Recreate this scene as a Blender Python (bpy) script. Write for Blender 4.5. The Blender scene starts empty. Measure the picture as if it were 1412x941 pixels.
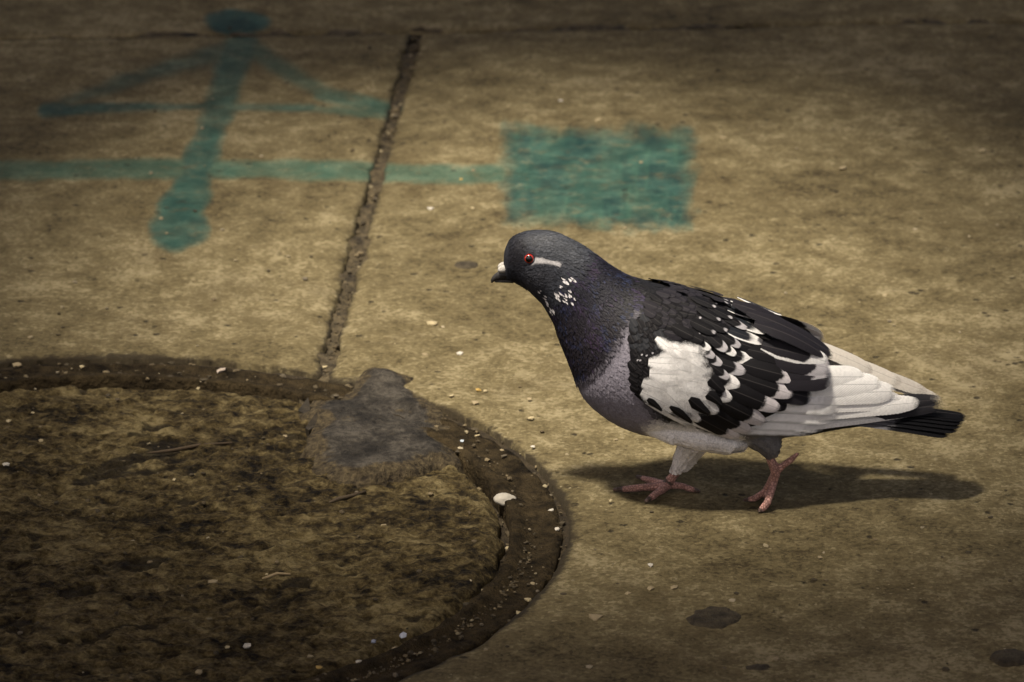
import bpy, math, random
import numpy as np
from mathutils import Vector, Matrix
from mathutils.bvhtree import BVHTree

random.seed(7)
rng = np.random.default_rng(11)
scene = bpy.context.scene
col = scene.collection

# ------------------------------------------------------------------ camera
W0, H0 = 1412.0, 941.0
DIST, ELEV, MMPX = 3.2, math.radians(20.0), 0.00052
LENS = 36.0 * DIST / (W0 * MMPX)
cam_d = bpy.data.cameras.new('camera')
cam_d.sensor_width = 36.0
cam_d.sensor_fit = 'HORIZONTAL'
cam_d.lens = LENS
cam_d.clip_start = 0.05
cam_d.clip_end = 500.0
cam = bpy.data.objects.new('camera', cam_d)
col.objects.link(cam)
CAMP = Vector((0.0, -DIST * math.cos(ELEV), DIST * math.sin(ELEV)))
cam.location = CAMP
cam.rotation_euler = (math.pi / 2 - ELEV, 0, 0)
scene.camera = cam
FW = Vector((0, math.cos(ELEV), -math.sin(ELEV)))
RT = Vector((1, 0, 0))
UP = Vector((0, math.sin(ELEV), math.cos(ELEV)))
KK = 36.0 / LENS / W0
cam_d.dof.use_dof = True
cam_d.dof.aperture_fstop = 15.0

# ------------------------------------------------------------------ world and sun
SUN_EL, SUN_AZ = math.radians(69.0), math.radians(222.0)   # azimuth measured from +Y, clockwise
world = bpy.data.worlds.new('World')
scene.world = world
world.use_nodes = True
wn = world.node_tree
wn.nodes.clear()
sky = wn.nodes.new('ShaderNodeTexSky')
sky.sky_type = 'NISHITA'
sky.sun_disc = False
sky.sun_elevation = SUN_EL
sky.sun_rotation = SUN_AZ
sky.air_density = 0.7
sky.dust_density = 9.0
sky.ozone_density = 0.0
bg = wn.nodes.new('ShaderNodeBackground')
bg.inputs['Strength'].default_value = 0.072
wo = wn.nodes.new('ShaderNodeOutputWorld')
tint = wn.nodes.new('ShaderNodeMix'); tint.data_type = 'RGBA'; tint.blend_type = 'MULTIPLY'
tint.inputs[0].default_value = 1.0; tint.inputs[7].default_value = (1.0, 0.94, 0.86, 1)   # the photograph's warm white balance
wn.links.new(sky.outputs[0], tint.inputs[6])
wn.links.new(tint.outputs[2], bg.inputs[0])
wn.links.new(bg.outputs[0], wo.inputs[0])
sd = bpy.data.lights.new('sun', 'SUN')
sd.energy = 3.3
sd.angle = math.radians(6.0)
sd.color = (1.0, 0.92, 0.80)
sun = bpy.data.objects.new('sun', sd)
col.objects.link(sun)
sdir = Vector((math.sin(SUN_AZ) * math.cos(SUN_EL), math.cos(SUN_AZ) * math.cos(SUN_EL), math.sin(SUN_EL)))
sun.rotation_euler = sdir.to_track_quat('Z', 'Y').to_euler()
sun.location = sdir * 20
scene.view_settings.view_transform = 'Standard'
scene.view_settings.look = 'None'
scene.view_settings.exposure = 1.22
scene.view_settings.gamma = 1.0
scene.view_settings.use_curve_mapping = False
scene.cycles.use_denoising = True
scene.cycles.max_bounces = 6

# ------------------------------------------------------------------ pixel helpers (photo pixels, 1412 x 941)
def ray(px, py):
    return FW + RT * ((px - W0 / 2) * KK) + UP * (-(py - H0 / 2) * KK)

def G(px, py, z=0.0):
    d = ray(px, py)
    return CAMP + d * ((z - CAMP.z) / d.z)

def P(px, py, y):
    d = ray(px, py)
    return CAMP + d * ((y - CAMP.y) / d.y)

def proj(v):
    """world points (n,3) -> photo pixels (n,2)"""
    v = np.asarray(v, float) - np.array(CAMP)
    f = v @ np.array(FW)
    return np.stack([W0 / 2 + (v @ np.array(RT)) / f / KK, H0 / 2 - (v @ np.array(UP)) / f / KK], 1)

YB = G(1000, 686).y                    # the bird's middle plane
ROOT = Vector((P(1000, 600, YB).x, YB, 0))
cam_d.dof.focus_distance = (P(950, 480, YB - 0.03) - CAMP).dot(FW)

# ------------------------------------------------------------------ small helpers
def sstep(a, b, x):
    t = np.clip((np.asarray(x, float) - a) / (b - a), 0, 1)
    return t * t * (3 - 2 * t)

_lat = rng.random((256, 256))
def vnoise(x, y, seed=0):
    x = np.asarray(x, float) + seed * 17.31
    y = np.asarray(y, float) + seed * 9.77
    xi = np.floor(x).astype(int); yi = np.floor(y).astype(int)
    fx = x - xi; fy = y - yi
    fx = fx * fx * (3 - 2 * fx); fy = fy * fy * (3 - 2 * fy)
    a = _lat[xi % 256, yi % 256]; b = _lat[(xi + 1) % 256, yi % 256]
    c = _lat[xi % 256, (yi + 1) % 256]; d = _lat[(xi + 1) % 256, (yi + 1) % 256]
    return (a * (1 - fx) + b * fx) * (1 - fy) + (c * (1 - fx) + d * fx) * fy

def fbm(x, y, seed=0, octv=4):
    s = 0; a = 0.5; f = 1.0
    for k in range(octv):
        s = s + a * vnoise(x * f, y * f, seed + k * 3); a *= 0.5; f *= 2.03
    return s / (1 - 0.5 ** octv)

def srgb(r, g, b):
    f = lambda c: (c / 255 / 12.92) if c / 255 <= 0.04045 else ((c / 255 + 0.055) / 1.055) ** 2.4
    return (f(r), f(g), f(b))

def poly_sd(px, py, poly):
    """signed distance in pixels, positive inside"""
    px = np.asarray(px, float); py = np.asarray(py, float)
    n = len(poly); d = np.full(px.shape, 1e9); ins = np.zeros(px.shape, bool)
    for i in range(n):
        ax, ay = poly[i]; bx, by = poly[(i + 1) % n]
        ex, ey = bx - ax, by - ay
        t = np.clip(((px - ax) * ex + (py - ay) * ey) / (ex * ex + ey * ey + 1e-9), 0, 1)
        d = np.minimum(d, np.hypot(px - ax - t * ex, py - ay - t * ey))
        c = ((ay > py) != (by > py)) & (px < (bx - ax) * (py - ay) / (by - ay + 1e-12) + ax)
        ins ^= c
    return np.where(ins, d, -d)

def new_obj(name, verts, faces, mat=None, parent=None, smooth=True):
    me = bpy.data.meshes.new(name)
    me.from_pydata([tuple(v) for v in verts], [], faces)
    if smooth:
        me.polygons.foreach_set('use_smooth', [True] * len(me.polygons))
    me.update()
    o = bpy.data.objects.new(name, me)
    col.objects.link(o)
    for m in (mat if isinstance(mat, (list, tuple)) else [mat]):
        if m is not None:
            me.materials.append(m)
    if parent is not None:
        o.parent = parent
    return o

def tag(o, label=None, cat=None, group=None, kind=None):
    if label: o['label'] = label
    if cat: o['category'] = cat
    if group: o['group'] = group
    if kind: o['kind'] = kind
    return o

def set_col(me, cols, name='Col'):
    a = me.color_attributes.new(name, 'FLOAT_COLOR', 'POINT')
    c = np.ones((len(me.vertices), 4), np.float32)
    c[:, :3] = cols
    a.data.foreach_set('color', c.ravel())

def set_float(me, vals, name):
    a = me.attributes.new(name, 'FLOAT', 'POINT')
    a.data.foreach_set('value', np.asarray(vals, np.float32).ravel())

def tube(pts, rad, n=12, flat=1.0):
    """closed tapered tube along a polyline"""
    pts = np.asarray(pts, float); m = len(pts); V = []; F = []
    tang = np.gradient(pts, axis=0); tang /= np.linalg.norm(tang, axis=1)[:, None] + 1e-12
    ref = np.array([0, 1.0, 0]) if abs(tang[:, 1]).mean() < 0.8 else np.array([0, 0, 1.0])
    for i in range(m):
        a = np.cross(tang[i], ref); a /= np.linalg.norm(a) + 1e-12; b = np.cross(tang[i], a)
        for k in range(n):
            t = 2 * math.pi * k / n
            V.append(pts[i] + rad[i] * (a * math.cos(t) * flat + b * math.sin(t)))
    for i in range(m - 1):
        for k in range(n):
            l = (k + 1) % n
            F.append((i * n + k, i * n + l, (i + 1) * n + l, (i + 1) * n + k))
    V.append(pts[0] - tang[0] * rad[0] * 0.6); V.append(pts[-1] + tang[-1] * rad[-1] * 0.6)
    for k in range(n):
        l = (k + 1) % n
        F.append((m * n, l, k)); F.append((m * n + 1, (m - 1) * n + k, (m - 1) * n + l))
    return np.array(V), F

# ------------------------------------------------------------------ materials
class N:
    def __init__(s, name):
        s.m = bpy.data.materials.new(name); s.m.use_nodes = True
        s.t = s.m.node_tree; s.t.nodes.clear()
        s.out = s.t.nodes.new('ShaderNodeOutputMaterial')
        s.p = s.t.nodes.new('ShaderNodeBsdfPrincipled')
        s.t.links.new(s.p.outputs[0], s.out.inputs[0])
    def node(s, t, **k):
        n = s.t.nodes.new(t)
        for a, b in k.items(): setattr(n, a, b)
        return n
    def put(s, sock, v):
        if isinstance(v, bpy.types.NodeSocket): s.t.links.new(v, sock)
        elif v is not None:
            if sock.type == 'RGBA' and len(v) == 3: v = (*v, 1)
            sock.default_value = v
    def math(s, op, a, b=None, c=None, clamp=False):
        n = s.node('ShaderNodeMath', operation=op, use_clamp=clamp)
        for i, v in enumerate((a, b, c)):
            if v is not None: s.put(n.inputs[i], v)
        return n.outputs[0]
    def mix(s, f, a, b, mode='MIX'):
        n = s.node('ShaderNodeMix', data_type='RGBA', blend_type=mode)
        s.put(n.inputs[0], f); s.put(n.inputs[6], a); s.put(n.inputs[7], b)
        return n.outputs[2]
    def noise(s, scale, detail=4, rough=0.55, vec=None, col=False, dist=0.0):
        n = s.node('ShaderNodeTexNoise')
        n.inputs['Scale'].default_value = scale; n.inputs['Detail'].default_value = detail
        n.inputs['Roughness'].default_value = rough; n.inputs['Distortion'].default_value = dist
        if vec is not None: s.put(n.inputs['Vector'], vec)
        return n.outputs[1 if col else 0]
    def ramp(s, f, stops):
        n = s.node('ShaderNodeValToRGB'); e = n.color_ramp.elements
        while len(e) < len(stops): e.new(0.5)
        for i, (p, c) in enumerate(stops):
            e[i].position = p; e[i].color = (*c, 1) if len(c) == 3 else c
        s.put(n.inputs[0], f)
        return n.outputs[0]
    def step(s, f, a, b):
        n = s.node('ShaderNodeMapRange', interpolation_type='SMOOTHSTEP')
        s.put(n.inputs[0], f)
        n.inputs[1].default_value = a; n.inputs[2].default_value = b
        return n.outputs[0]
    def attr(s, name, fac=False):
        n = s.node('ShaderNodeAttribute', attribute_name=name)
        return n.outputs['Fac' if fac else 'Color']
    def pos(s, obj=True):
        return s.node('ShaderNodeTexCoord').outputs['Object'] if obj else s.node('ShaderNodeNewGeometry').outputs['Position']
    def bump(s, h, strength, dist):
        n = s.node('ShaderNodeBump')
        n.inputs['Strength'].default_value = strength; n.inputs['Distance'].default_value = dist
        s.put(n.inputs['Height'], h); s.t.links.new(n.outputs[0], s.p.inputs['Normal'])
    def base(s, c, rough=0.8, spec=0.3):
        s.put(s.p.inputs['Base Color'], c); s.put(s.p.inputs['Roughness'], rough)
        s.put(s.p.inputs['Specular IOR Level'], spec)
        return s.m

def concrete():
    n = N('concrete')
    g = n.pos(False)
    a = n.noise(4.5, 4, 0.55, g)
    b = n.noise(30.0, 9, 0.74, g)
    c = n.noise(260.0, 4, 0.7, g)
    vg = n.node('ShaderNodeTexVoronoi'); vg.inputs['Scale'].default_value = 430.0; n.put(vg.inputs['Vector'], g)
    sg = n.node('ShaderNodeSeparateColor'); n.put(sg.inputs[0], vg.outputs['Color'])
    grain = sg.outputs[0]
    mot = n.math('ADD', n.math('MULTIPLY', a, 0.30), n.math('ADD', n.math('MULTIPLY', b, 0.45), n.math('ADD', n.math('MULTIPLY', c, 0.17), n.math('MULTIPLY', grain, 0.08))))
    cl = n.ramp(mot, [(0.385, (0.036, 0.0262, 0.0110)), (0.455, (0.088, 0.0680, 0.0305)), (0.525, (0.140, 0.111, 0.0540)), (0.60, (0.245, 0.202, 0.113))])
    # brown staining in broad clouds
    st = n.step(n.noise(9.0, 7, 0.75, g, dist=0.8), 0.50, 0.68)
    cl = n.mix(n.math('MULTIPLY', st, 0.5), cl, (0.054, 0.038, 0.0145))
    # dark pits, pale worn scuffs and sand grains
    v = n.node('ShaderNodeTexVoronoi'); v.inputs['Scale'].default_value = 70.0; n.put(v.inputs['Vector'], g)
    pit = n.math('MULTIPLY', n.step(n.math('ADD', v.outputs['Distance'], n.math('MULTIPLY', n.math('SUBTRACT', c, 0.5), 0.3)), 0.20, 0.10), n.step(n.noise(24.0, 4, 0.65, g), 0.52, 0.58))
    cl = n.mix(n.math('MULTIPLY', pit, 0.85), cl, (0.020, 0.015, 0.008))
    mp = n.node('ShaderNodeMapping'); n.put(mp.inputs[0], g); mp.inputs['Scale'].default_value = (0.45, 1.2, 1); mp.inputs['Rotation'].default_value = (0, 0, -0.15)
    sc = n.step(n.noise(85.0, 6, 0.72, mp.outputs[0]), 0.63, 0.74)
    cl = n.mix(n.math('MULTIPLY', sc, 0.55), cl, (0.34, 0.285, 0.175))
    dk = n.step(n.noise(65.0, 7, 0.75, mp.outputs[0], dist=0.4), 0.60, 0.72)
    cl = n.mix(n.math('MULTIPLY', dk, 0.5), cl, (0.034, 0.025, 0.012))
    v2 = n.node('ShaderNodeTexVoronoi'); v2.inputs['Scale'].default_value = 190.0; n.put(v2.inputs['Vector'], g)
    gr = n.math('MULTIPLY', n.step(v2.outputs['Distance'], 0.24, 0.12), n.step(n.noise(14.0, 4, 0.7, g), 0.56, 0.64))
    cl = n.mix(n.math('MULTIPLY', gr, 0.5), cl, (0.36, 0.305, 0.19))
    # worn green spray paint, speckled at its edge
    pa = n.attr('paint', True); pt = n.attr('paint_tone', True)
    sp = n.math('MULTIPLY', n.math('SUBTRACT', n.math('ADD', n.math('MULTIPLY', c, 0.6), n.math('MULTIPLY', b, 0.4)), 0.5), 1.3)
    amt = n.math('MULTIPLY', pa, n.step(n.math('ADD', pa, sp), 0.12, 0.50))
    amt = n.math('MULTIPLY', amt, n.math('SUBTRACT', 1.0, n.math('MULTIPLY', n.math('MAXIMUM', n.math('MAXIMUM', sc, pit), n.math('MULTIPLY', n.step(n.noise(48.0, 8, 0.78, g), 0.50, 0.66), 0.9)), 0.5)), clamp=True)
    pc = n.mix(pt, (0.026, 0.080, 0.052), (0.0016, 0.027, 0.025))
    pc = n.mix(n.step(b, 0.40, 0.66), pc, n.mix(0.35, pc, (0.07, 0.17, 0.125)))
    cl = n.mix(amt, cl, pc)
    # grime worked into the concrete along joints and round the iron
    gm = n.attr('grime', True)
    gma = n.math('MULTIPLY', n.step(n.math('ADD', n.math('MULTIPLY', gm, 0.75), n.math('MULTIPLY', n.math('SUBTRACT', n.noise(80.0, 6, 0.75, g), 0.5), 1.5)), 0.22, 0.75), 0.92)
    cl = n.mix(gma, cl, (0.020, 0.0145, 0.0075))
    h = n.math('ADD', n.math('MULTIPLY', b, 1.0), n.math('ADD', n.math('MULTIPLY', c, 0.30), n.math('ADD', n.math('MULTIPLY', grain, 0.06), n.math('MULTIPLY', pit, -0.8))))
    n.bump(h, 0.8, 0.0045)
    return n.base(cl, n.math('SUBTRACT', 0.92, n.math('MULTIPLY', pa, 0.2)), 0.2)

def rough_infill():
    n = N('dirty_infill')
    g = n.pos(False)
    mp = n.node('ShaderNodeMapping'); n.put(mp.inputs[0], g)
    mp.inputs['Scale'].default_value = (0.8, 1.0, 1.0); mp.inputs['Rotation'].default_value = (0, 0, 0.25)
    q = mp.outputs[0]
    a = n.noise(8.0, 8, 0.7, q); b = n.noise(85.0, 7, 0.74, q); c = n.noise(300.0, 4, 0.7, q)
    m = n.math('ADD', n.math('MULTIPLY', a, 0.36), n.math('ADD', n.math('MULTIPLY', b, 0.44), n.math('MULTIPLY', c, 0.20)))
    cl = n.ramp(m, [(0.42, (0.005, 0.0034, 0.0014)), (0.465, (0.038, 0.0265, 0.0098)), (0.515, (0.105, 0.077, 0.031)), (0.59, (0.25, 0.196, 0.092))])
    h = n.attr('relief', True)
    cl = n.mix(n.step(h, 0.30, 0.75), cl, n.mix(0.75, cl, (0.008, 0.006, 0.004)))
    n.bump(n.math('ADD', b, n.math('MULTIPLY', c, 0.7)), 1.0, 0.009)
    return n.base(cl, 0.9, 0.15)

def simple_noise(name, c0, c1, scale, rough=0.85, spec=0.25, bump=0.4, bd=0.002, detail=5):
    n = N(name); g = n.pos(False)
    f = n.noise(scale, detail, 0.65, g)
    cl = n.ramp(f, [(0.32, c0), (0.68, c1)])
    if bump: n.bump(n.noise(scale * 3, 4, 0.6, g), bump, bd)
    return n.base(cl, rough, spec)

def grit_mat():
    n = N('grit')
    n.bump(n.noise(500.0, 3, 0.6, n.pos(False)), 0.3, 0.001)
    cl = n.mix(n.math('MULTIPLY', n.noise(300.0, 3, 0.6, n.pos(False)), 0.5), n.attr('Col'), (0.10, 0.075, 0.04))
    return n.base(cl, 0.8, 0.25)

M_CON = concrete()
M_INF = rough_infill()
M_DIRT = simple_noise('joint_dirt', (0.008, 0.0055, 0.003), (0.050, 0.036, 0.018), 80.0, bump=0.9, bd=0.005)
M_FILL = simple_noise('packed_dirt', (0.012, 0.0085, 0.004), (0.105, 0.080, 0.042), 110.0, bump=0.9, bd=0.004)
M_IRON = simple_noise('rusty_iron', (0.007, 0.005, 0.0025), (0.046, 0.033, 0.016), 70.0, rough=0.92, spec=0.08, bump=1.0, bd=0.006)
def mortar_mat():
    n = N('grey_mortar'); g = n.pos(False)
    a = n.noise(30.0, 7, 0.65, g); b = n.noise(240.0, 4, 0.7, g)
    cl = n.ramp(n.math('ADD', n.math('MULTIPLY', a, 0.7), n.math('MULTIPLY', b, 0.3)), [(0.38, (0.0085, 0.0068, 0.0048)), (0.5, (0.028, 0.0235, 0.0175)), (0.62, (0.070, 0.060, 0.046))])
    d = n.step(n.math('ADD', n.math('MULTIPLY', n.attr('edge', True), 0.55), n.noise(42.0, 7, 0.7, g)), 0.60, 0.72)
    cl = n.mix(n.math('MULTIPLY', d, 0.9), cl, n.ramp(b, [(0.35, (0.012, 0.008, 0.004)), (0.65, (0.090, 0.067, 0.033))]))
    n.bump(n.math('ADD', a, n.math('MULTIPLY', b, 0.6)), 0.9, 0.006)
    return n.base(cl, 0.8, 0.2)
M_PATCH = mortar_mat()
M_BLOCKER = simple_noise('blocker_concrete', (0.10, 0.09, 0.075), (0.16, 0.145, 0.12), 12.0)
M_GRIT = grit_mat()
M_GUM = simple_noise('old_gum', (0.018, 0.014, 0.008), (0.075, 0.059, 0.035), 110.0, rough=0.85, bump=0.9, bd=0.003, detail=8)
M_SHARD = simple_noise('dark_shard', (0.008, 0.0065, 0.004), (0.040, 0.031, 0.019), 120.0, rough=0.6, bump=0.4, bd=0.001)

# ------------------------------------------------------------------ ground: bed, slabs
JT, JBm = G(573, 42), G(446, 512)
jd = (JT - JBm); jd.z = 0; jd.normalize()
ANG = math.atan2(jd.y, jd.x) - math.pi / 2          # slab grid turned by this
ca, sa = math.cos(ANG), math.sin(ANG)
O2 = np.array([JT.x, JT.y])                         # corner where the joints meet
TJ = G(1400, 28) - G(573, 42); TJ.z = 0; TJ.normalize()      # the cross joint is not quite square to it
def to_world(u, v):
    return O2[0] + u * TJ.x - v * sa, O2[1] + u * TJ.y + v * ca
MCx, MCy, R_OUT = -0.282, -0.347, 0.319              # manhole centre and edge of the opening (circle fitted on the ground)
R_FR0, R_FR1 = R_OUT - 0.038, R_OUT - 0.004         # iron frame
R_COV = R_OUT - 0.0425                               # cover

bed = new_obj('pavement', [(-60, -60, -0.020), (60, -60, -0.020), (60, 60, -0.020), (-60, 60, -0.020)], [(0, 1, 2, 3)], M_DIRT, smooth=False)
tag(bed, kind='structure')

def seg_mask(px, py, a, b, ra, rb, soft):
    ex, ey = b[0] - a[0], b[1] - a[1]
    t = np.clip(((px - a[0]) * ex + (py - a[1]) * ey) / (ex * ex + ey * ey), 0, 1)
    d = np.hypot(px - a[0] - t * ex, py - a[1] - t * ey)
    r = ra + (rb - ra) * t
    return sstep(r + soft * 1.25, r - soft * 1.25, d)

def paint_masks(px, py):
    wob = (fbm(px / 30, py / 18, 5) - 0.5) * 14
    x, y = px + wob, py + wob * 0.5
    a = np.zeros_like(px); t = np.zeros_like(px)
    def add(m, s, tone):
        nonlocal a, t
        m = m * s
        t = np.where(m > a, tone, t); a = np.maximum(a, m)
    # box
    box = np.minimum(np.minimum(x - 700, 948 - x), np.minimum(y - (180 + (x - 700) * 0.012), (303 + (x - 700) * 0.035) - y))
    add(sstep(-26, 18, box + (fbm(px / 16, py / 16, 15, 3) - 0.5) * 20), 0.95, 0.66 + 0.34 * sstep(0.40, 0.64, fbm(px / 30, py / 40, 9)) - 0.35 * sstep(0.60, 0.72, fbm(px / 5, py / 70, 19)))
    # long bar
    yb = 237 - 4 * np.sin(px / 160.0)
    bar = sstep(22, 6, np.abs(y - yb)) * sstep(712, 690, px)
    add(bar, 0.72, 0.18)
    # stem
    add(seg_mask(x, y, (332, 60), (292, 180), 26, 21, 10), 0.80, 0.66)
    add(seg_mask(x, y, (292, 180), (246, 312), 20, 32, 9), 0.88, 0.66)
    add(seg_mask(x, y, (246, 290), (242, 318), 30, 30, 8), 0.92, 0.72)
    add(seg_mask(x, y, (232, 316), (262, 314), 28, 27, 8), 0.92, 0.78)
    # top blob
    e = np.hypot((x - 328) / 46, (y - 31) / 17)
    add(sstep(1.2, 0.8, e), 0.95, 1.0)
    # arrow head
    add(seg_mask(x, y, (60, 152), (260, 147), 10, 4, 5), 0.80, 0.85)
    add(seg_mask(x, y, (260, 147), (430, 148), 5, 6, 5), 0.75, 0.7)
    add(seg_mask(x, y, (352, 72), (450, 130), 15, 12, 10), 0.62, 0.45)
    add(seg_mask(x, y, (440, 128), (540, 153), 11, 14, 6), 0.74, 0.45)
    add(seg_mask(x, y, (430, 150), (540, 160), 5, 8, 6), 0.70, 0.3)
    add(seg_mask(x, y, (305, 72), (90, 140), 16, 9, 11), 0.55, 0.75)
    return np.clip(a * (0.80 + 0.4 * fbm(px / 40, py / 25, 29, 3)), 0, 0.93), t

def slab(u0, u1, v0, v1, fine=0.0022, win=None):
    """one slab, edges at u0..u1, v0..v1 in the pavement grid; fine mesh inside win, coarse outside"""
    def axis(a, b, lo, hi):
        if hi <= lo: return np.linspace(a, b, max(2, int((b - a) / 0.25)))
        parts = []
        lo2, hi2 = max(a, lo), min(b, hi)
        if lo2 - a > 0.02: parts.append(np.arange(a, lo2, 0.06))
        parts.append(np.linspace(lo2, hi2, max(2, int((hi2 - lo2) / fine))))
        if b - hi2 > 0.02: parts.append(np.append(np.arange(hi2, b, 0.06)[1:], b))
        return np.unique(np.concatenate(parts))
    if win is None:
        us = np.linspace(u0, u1, 9); vs = np.linspace(v0, v1, 9)
    else:
        us = axis(u0, u1, win[0], win[1]); vs = axis(v0, v1, win[2], win[3])
    U, V = np.meshgrid(us, vs)
    e = np.minimum(np.minimum(U - u0, u1 - U), np.minimum(V - v0, v1 - V))
    nu, nv = len(us), len(vs)
    # worn, slightly wandering edges
    wob = (fbm(U * 28, V * 28, 21, 3) - 0.5) * 0.012 + (fbm(U * 160, V * 160, 22, 2) - 0.5) * 0.005
    rim = np.exp(-e / 0.012)
    cu = np.where((U - u0) < (u1 - U), 1, -1) * np.where(np.minimum(U - u0, u1 - U) < 0.03, 1, 0)
    cv = np.where((V - v0) < (v1 - V), 1, -1) * np.where(np.minimum(V - v0, v1 - V) < 0.03, 1, 0)
    if win is not None:
        U = U + cu * rim * (0.0012 + wob); V = V + cv * rim * (0.0006 + wob * 0.2)
    X, Y = to_world(U, V)
    Z = (fbm(X * 9, Y * 9, 31, 3) - 0.5) * 0.0035 + (fbm(X * 60, Y * 60, 35, 3) - 0.5) * 0.0016
    Z = Z - 0.003 * np.exp(-e / 0.006)
    # round opening for the manhole
    dx, dy = X - MCx, Y - MCy
    r = np.hypot(dx, dy) + 1e-9
    th = np.arctan2(dy, dx)
    Rw = R_OUT + (fbm(th * 9, th * 0 + 3.3, 41, 3) - 0.5) * 0.012
    near = np.abs(r - Rw) < fine * 0.62
    k = np.where(near, Rw / r, 1.0)
    X, Y = MCx + dx * k, MCy + dy * k
    r = np.where(near, Rw, r)
    Z = Z - 0.0025 * np.exp(-np.maximum(r - Rw, 0) / 0.007)
    Z = np.where(r < Rw - 0.0005, -0.045, Z)
    n = nu * nv
    verts = np.stack([X.ravel(), Y.ravel(), Z.ravel()], 1)
    idx = np.arange(n).reshape(nv, nu)
    f = np.stack([idx[:-1, :-1], idx[:-1, 1:], idx[1:, 1:], idx[1:, :-1]], -1).reshape(-1, 4)
    # drop what lies wholly inside the opening
    inside = (r.ravel() < (Rw.ravel() - 0.012))
    f = f[~inside[f].all(1)]
    # skirt down the four sides
    loop = np.concatenate([idx[0, :], idx[1:, -1], idx[-1, -2::-1], idx[-2:0:-1, 0]])
    low = verts[loop].copy(); low[:, 2] = -0.045
    base = n + np.arange(len(loop))
    nx = np.roll(np.arange(len(loop)), -1)
    sk = np.stack([loop, base, base[nx], loop[nx]], 1)
    verts = np.concatenate([verts, low]); f = np.concatenate([f, sk])
    o = new_obj('paving_slab', verts, f.tolist(), M_CON, bed)
    if win is None:
        z = np.zeros(len(verts)); a = t = gm = z
    else:
        pp = proj(verts)
        a, t = paint_masks(pp[:, 0], pp[:, 1])
        gm = np.concatenate([np.maximum(0.8 * np.exp(-np.minimum(U - u0, u1 - U) / 0.005), 0.45 * np.exp(-np.minimum(V - v0, v1 - V) / 0.006)).ravel(), np.ones(len(loop))])
        rr = np.hypot(verts[:, 0] - MCx, verts[:, 1] - MCy) - R_OUT
        gm = np.maximum(gm, 1.1 * np.exp(-np.maximum(rr, 0) / 0.006))
        gm = np.clip(gm * (verts[:, 2] > -0.2), 0, 1.2)
    set_float(o.data, a, 'paint'); set_float(o.data, t, 'paint_tone'); set_float(o.data, gm, 'grime')
    return o

gapw = 0.0046
corners = np.array([[*(np.array(G(x, y))[:2] - O2)] for x, y in ((-30, -30), (1442, -30), (-30, 985), (1442, 985))])
uv_ = corners @ np.linalg.inv(np.array([[TJ.x, TJ.y], [-sa, ca]])); cu, cv = uv_[:, 0], uv_[:, 1]
win = (cu.min(), cu.max(), cv.min(), cv.max())
SW = 1.55
slab(-SW, -gapw, -1.75, -0.0015, win=win)
slab(gapw, SW, -1.75, -0.0015, win=win)
slab(-0.62, 1.15, 0.0015, 1.6, win=win)
slab(-0.62 - 1.8, -0.634, 0.0015, 1.6, win=win)
for (a, b, c, d) in ((SW + .012, 2 * SW, -1.75, -0.010), (-2 * SW, -SW - .012, -1.75, -0.010), (1.164, 2 * SW, 0.004, 1.6),
                     (-2 * SW, -2.434, 0.004, 1.6),
                     (-SW, -gapw, -3.5, -1.762), (gapw, SW, -3.5, -1.762), (-SW, 0, 1.612, 3.2), (0.012, SW, 1.612, 3.2),
                     (SW + .012, 2 * SW, -3.5, -1.762), (-2 * SW, -SW - .012, -3.5, -1.762), (SW + .012, 2 * SW, 1.612, 3.2), (-2 * SW, -SW - .012, 1.612, 3.2)):
    slab(a, b, c, d)

def joint_fill(u0, u1, v0, v1, zt):
    us = np.arange(u0, u1 + .001, 0.0015 if u1 - u0 < 0.1 else 0.004); vs = np.arange(v0, v1 + .001, 0.0015 if v1 - v0 < 0.1 else 0.004)
    U, V = np.meshgrid(us, vs); X, Y = to_world(U, V)
    Z = zt + (fbm(X * 50, Y * 50, 91, 5) - 0.5) * 0.013
    idx = np.arange(X.size).reshape(X.shape)
    f = np.stack([idx[:-1, :-1], idx[:-1, 1:], idx[1:, 1:], idx[1:, :-1]], -1).reshape(-1, 4)
    new_obj('joint_fill', np.stack([X.ravel(), Y.ravel(), Z.ravel()], 1), f.tolist(), M_FILL, bed)
JLEN = (JT - JBm).length + 0.05
joint_fill(-0.013, 0.013, -JLEN, 0.0, -0.0068)
joint_fill(-1.2, 1.2, -0.008, 0.008, -0.0030)

# ------------------------------------------------------------------ manhole
mroot = bpy.data.objects.new('manhole', None); col.objects.link(mroot)
mroot.location = (MCx, MCy, -0.02)
tag(mroot, 'round manhole with rough dirt brown infilled cover and rusty iron rim', 'manhole')

def lathe(name, prof, mat, parent, nth=720, jitter=0.0, seed=0):
    th = np.linspace(0, 2 * math.pi, nth, endpoint=False)
    vs = []
    for k, (r, z) in enumerate(prof):
        rr = r + (fbm(th * 14, th * 0 + k * 0.3, seed, 3) - 0.5) * jitter
        zz = z + (fbm(th * 25, th * 0 + 5 + k * 0.3, seed + 2, 3) - 0.5) * jitter
        vs.append(np.stack([rr * np.cos(th), rr * np.sin(th), zz], 1))
    vs = np.concatenate(vs); f = []
    for k in range(len(prof) - 1):
        for i in range(nth):
            j = (i + 1) % nth
            f.append((k * nth + i, k * nth + j, (k + 1) * nth + j, (k + 1) * nth + i))
    return new_obj(name, vs, f, mat, parent)

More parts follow.
